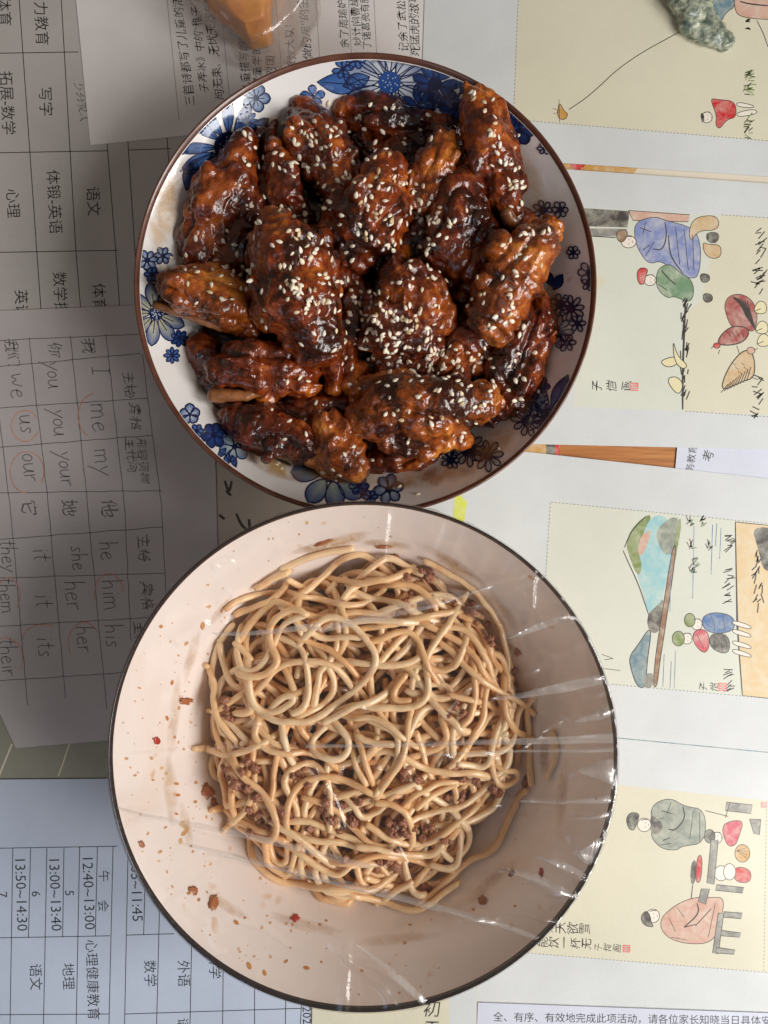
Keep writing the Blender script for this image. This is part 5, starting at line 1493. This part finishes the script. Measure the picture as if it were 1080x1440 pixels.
def film_z(x, y):
    dx, dy = x - nb.c[0], y - nb.c[1]
    i = min(NRR - 1, max(0, int(round(math.hypot(dx, dy) / FR / .994 * (NRR - 1)))))
    return ZZ[i, int(round(math.atan2(dy, dx) / (2 * math.pi) * NA)) % NA]
def film_glint_strip(up, lo):  # pale hazy strip laid on the film in place of a reflection streak
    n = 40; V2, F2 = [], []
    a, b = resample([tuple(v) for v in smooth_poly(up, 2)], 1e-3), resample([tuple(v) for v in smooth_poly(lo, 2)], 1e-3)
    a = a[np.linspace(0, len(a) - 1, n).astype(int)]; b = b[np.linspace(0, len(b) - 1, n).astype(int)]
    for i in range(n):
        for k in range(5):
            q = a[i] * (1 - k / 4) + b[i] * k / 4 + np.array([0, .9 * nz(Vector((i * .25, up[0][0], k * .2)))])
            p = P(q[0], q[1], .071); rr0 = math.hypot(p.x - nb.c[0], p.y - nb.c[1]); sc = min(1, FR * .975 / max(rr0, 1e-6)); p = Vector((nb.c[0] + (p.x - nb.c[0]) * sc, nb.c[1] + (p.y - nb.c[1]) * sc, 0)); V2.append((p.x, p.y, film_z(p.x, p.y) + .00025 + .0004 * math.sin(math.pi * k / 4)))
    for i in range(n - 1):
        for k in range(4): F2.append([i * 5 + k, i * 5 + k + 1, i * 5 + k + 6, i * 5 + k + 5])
    mesh_obj('film_glint_strip', V2, F2, M['film_glint_strip'], film, True)
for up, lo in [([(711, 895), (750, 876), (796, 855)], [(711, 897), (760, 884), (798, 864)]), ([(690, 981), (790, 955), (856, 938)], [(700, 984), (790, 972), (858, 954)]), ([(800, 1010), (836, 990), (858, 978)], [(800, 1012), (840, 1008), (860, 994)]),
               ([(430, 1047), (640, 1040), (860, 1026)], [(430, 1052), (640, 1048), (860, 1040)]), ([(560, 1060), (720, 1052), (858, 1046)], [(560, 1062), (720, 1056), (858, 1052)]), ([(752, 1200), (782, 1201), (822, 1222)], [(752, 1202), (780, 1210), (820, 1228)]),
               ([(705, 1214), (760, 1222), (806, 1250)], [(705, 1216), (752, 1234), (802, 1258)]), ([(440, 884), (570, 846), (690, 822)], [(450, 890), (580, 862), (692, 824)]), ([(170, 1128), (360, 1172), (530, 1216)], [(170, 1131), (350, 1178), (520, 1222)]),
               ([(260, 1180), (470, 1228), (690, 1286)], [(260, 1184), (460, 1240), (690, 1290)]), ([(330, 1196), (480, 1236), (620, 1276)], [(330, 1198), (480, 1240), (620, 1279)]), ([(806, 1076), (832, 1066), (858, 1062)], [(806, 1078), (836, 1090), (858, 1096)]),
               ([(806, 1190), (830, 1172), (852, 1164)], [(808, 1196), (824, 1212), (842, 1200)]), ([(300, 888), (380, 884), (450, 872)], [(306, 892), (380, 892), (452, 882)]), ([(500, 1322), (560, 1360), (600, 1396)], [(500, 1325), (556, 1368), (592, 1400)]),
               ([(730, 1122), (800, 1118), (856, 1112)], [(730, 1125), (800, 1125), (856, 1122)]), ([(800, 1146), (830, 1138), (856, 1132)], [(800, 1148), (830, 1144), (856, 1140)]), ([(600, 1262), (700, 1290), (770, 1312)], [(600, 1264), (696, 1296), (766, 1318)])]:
    film_glint_strip(up, lo)
tag(film, 'clear wrinkled cling film stretched tight over the noodle bowl', 'cling film')

# ---------------------------------------------------------------- wrapped bread at the top edge
def rounded(name, poly, z0, z1, voxel, it):
    o = box_from_poly(name, [P(x, y, z1 * .8)[:2] for x, y in poly], z0, z1, None)
    md = o.modifiers.new('r', 'REMESH'); md.mode = 'VOXEL'; md.voxel_size = voxel
    sm = o.modifiers.new('s', 'SMOOTH'); sm.iterations = it; sm.factor = .6
    m2 = bpy.data.meshes.new_from_object(o.evaluated_get(bpy.context.evaluated_depsgraph_get()))
    o.modifiers.clear(); o.data = m2; m2.name = name
    m2.polygons.foreach_set('use_smooth', [True] * len(m2.polygons))
    return o
bread = rounded('bread_roll', [(346, 44), (376, 32), (384, -95), (248, -95), (284, -14)], .002, .024, .0011, 16)
def bread_d(p): return .0032 * nz(p * 42) + .0014 * nz(p * 90) + .0004 * nz(p * 240)
displace(bread, bread_d)
t = NT('baked_crust'); n = t.noise(60, 4, .6, t.coords('Object')); t.color(t.ramp(n, [(.3, (.60, .19, .03, 1)), (.55, (.82, .33, .06, 1)), (.75, (.90, .50, .16, 1))])); t.set(Roughness=.45, Coat_Weight=.2)
t.normal(t.bump(t.noise(600, 3), .2, .0005)); M['crust'] = t.m
bread.data.materials.clear(); bread.data.materials.append(M['crust'])
tag(bread, 'golden brown bread roll inside a plastic bag at the top edge', 'bread')
bag = rounded('plastic_bag', [(362, 60), (390, 50), (420, 20), (438, -14), (450, -100), (236, -100), (272, -14), (306, 20), (336, 52)], .0016, .027, .0011, 5)
def bag_d(p):
    a = abs(nz(p * 55 + Vector((3, 1, 8)))); b = abs(nz(p * 120 + Vector((1, 9, 2))))
    return .0016 + .0036 * (.3 - a) + .0018 * (.3 - b)
displace(bag, bag_d)
m = bag.data; n_ = len(m.vertices); co = np.zeros(n_ * 3); m.vertices.foreach_get('co', co); co = co.reshape(-1, 3)
co[:, 2] = np.maximum(co[:, 2], .0014); m.vertices.foreach_set('co', co.ravel()); m.update()
m.materials.clear(); m.materials.append(M['bag'])
tag(bag, 'crumpled clear plastic bag wrapped around the bread roll', 'plastic bag')

# ---------------------------------------------------------------- mineral chip on the kite page
stone = remesh_blobs('mineral_stone', [chain([(972, -40, 9, 30), (968, -8, 9, 24), (978, 22, 8, 19), (998, 42, 6, 16), (1022, 54, 5, 13)]), chain([(985, -20, 8, 20), (992, 14, 7, 16), (1012, 44, 5, 12)])], .0009)
displace(stone, lambda p: .0018 * nz(p * 110) + .0012 * abs(nz(p * 260)) + .0006 * nz(p * 600))
m = stone.data; n_ = len(m.vertices); co = np.zeros(n_ * 3); m.vertices.foreach_get('co', co); co = co.reshape(-1, 3)
co[:, 2] = np.maximum(co[:, 2] * .6, .0011); m.vertices.foreach_set('co', co.ravel()); m.update()
t = NT('grey_green_mineral'); v = t.coords('Object'); n = t.noise(230, 6, .7, v, .5)
t.color(t.ramp(n, [(.35, (.06, .09, .08, 1)), (.48, (.2, .24, .18, 1)), (.58, (.44, .46, .35, 1)), (.72, (.66, .67, .55, 1))])); t.set(Roughness=.3, Coat_Weight=.4, Subsurface_Weight=.2, Subsurface_Radius=(.003, .003, .002), Subsurface_Scale=.6)
t.normal(t.bump(t.noise(700, 4, .7, v), .5, .0008))
m.materials.clear(); m.materials.append(t.m)
tag(stone, 'rough grey green mineral stone lying on the kite page at the top right', 'stone')
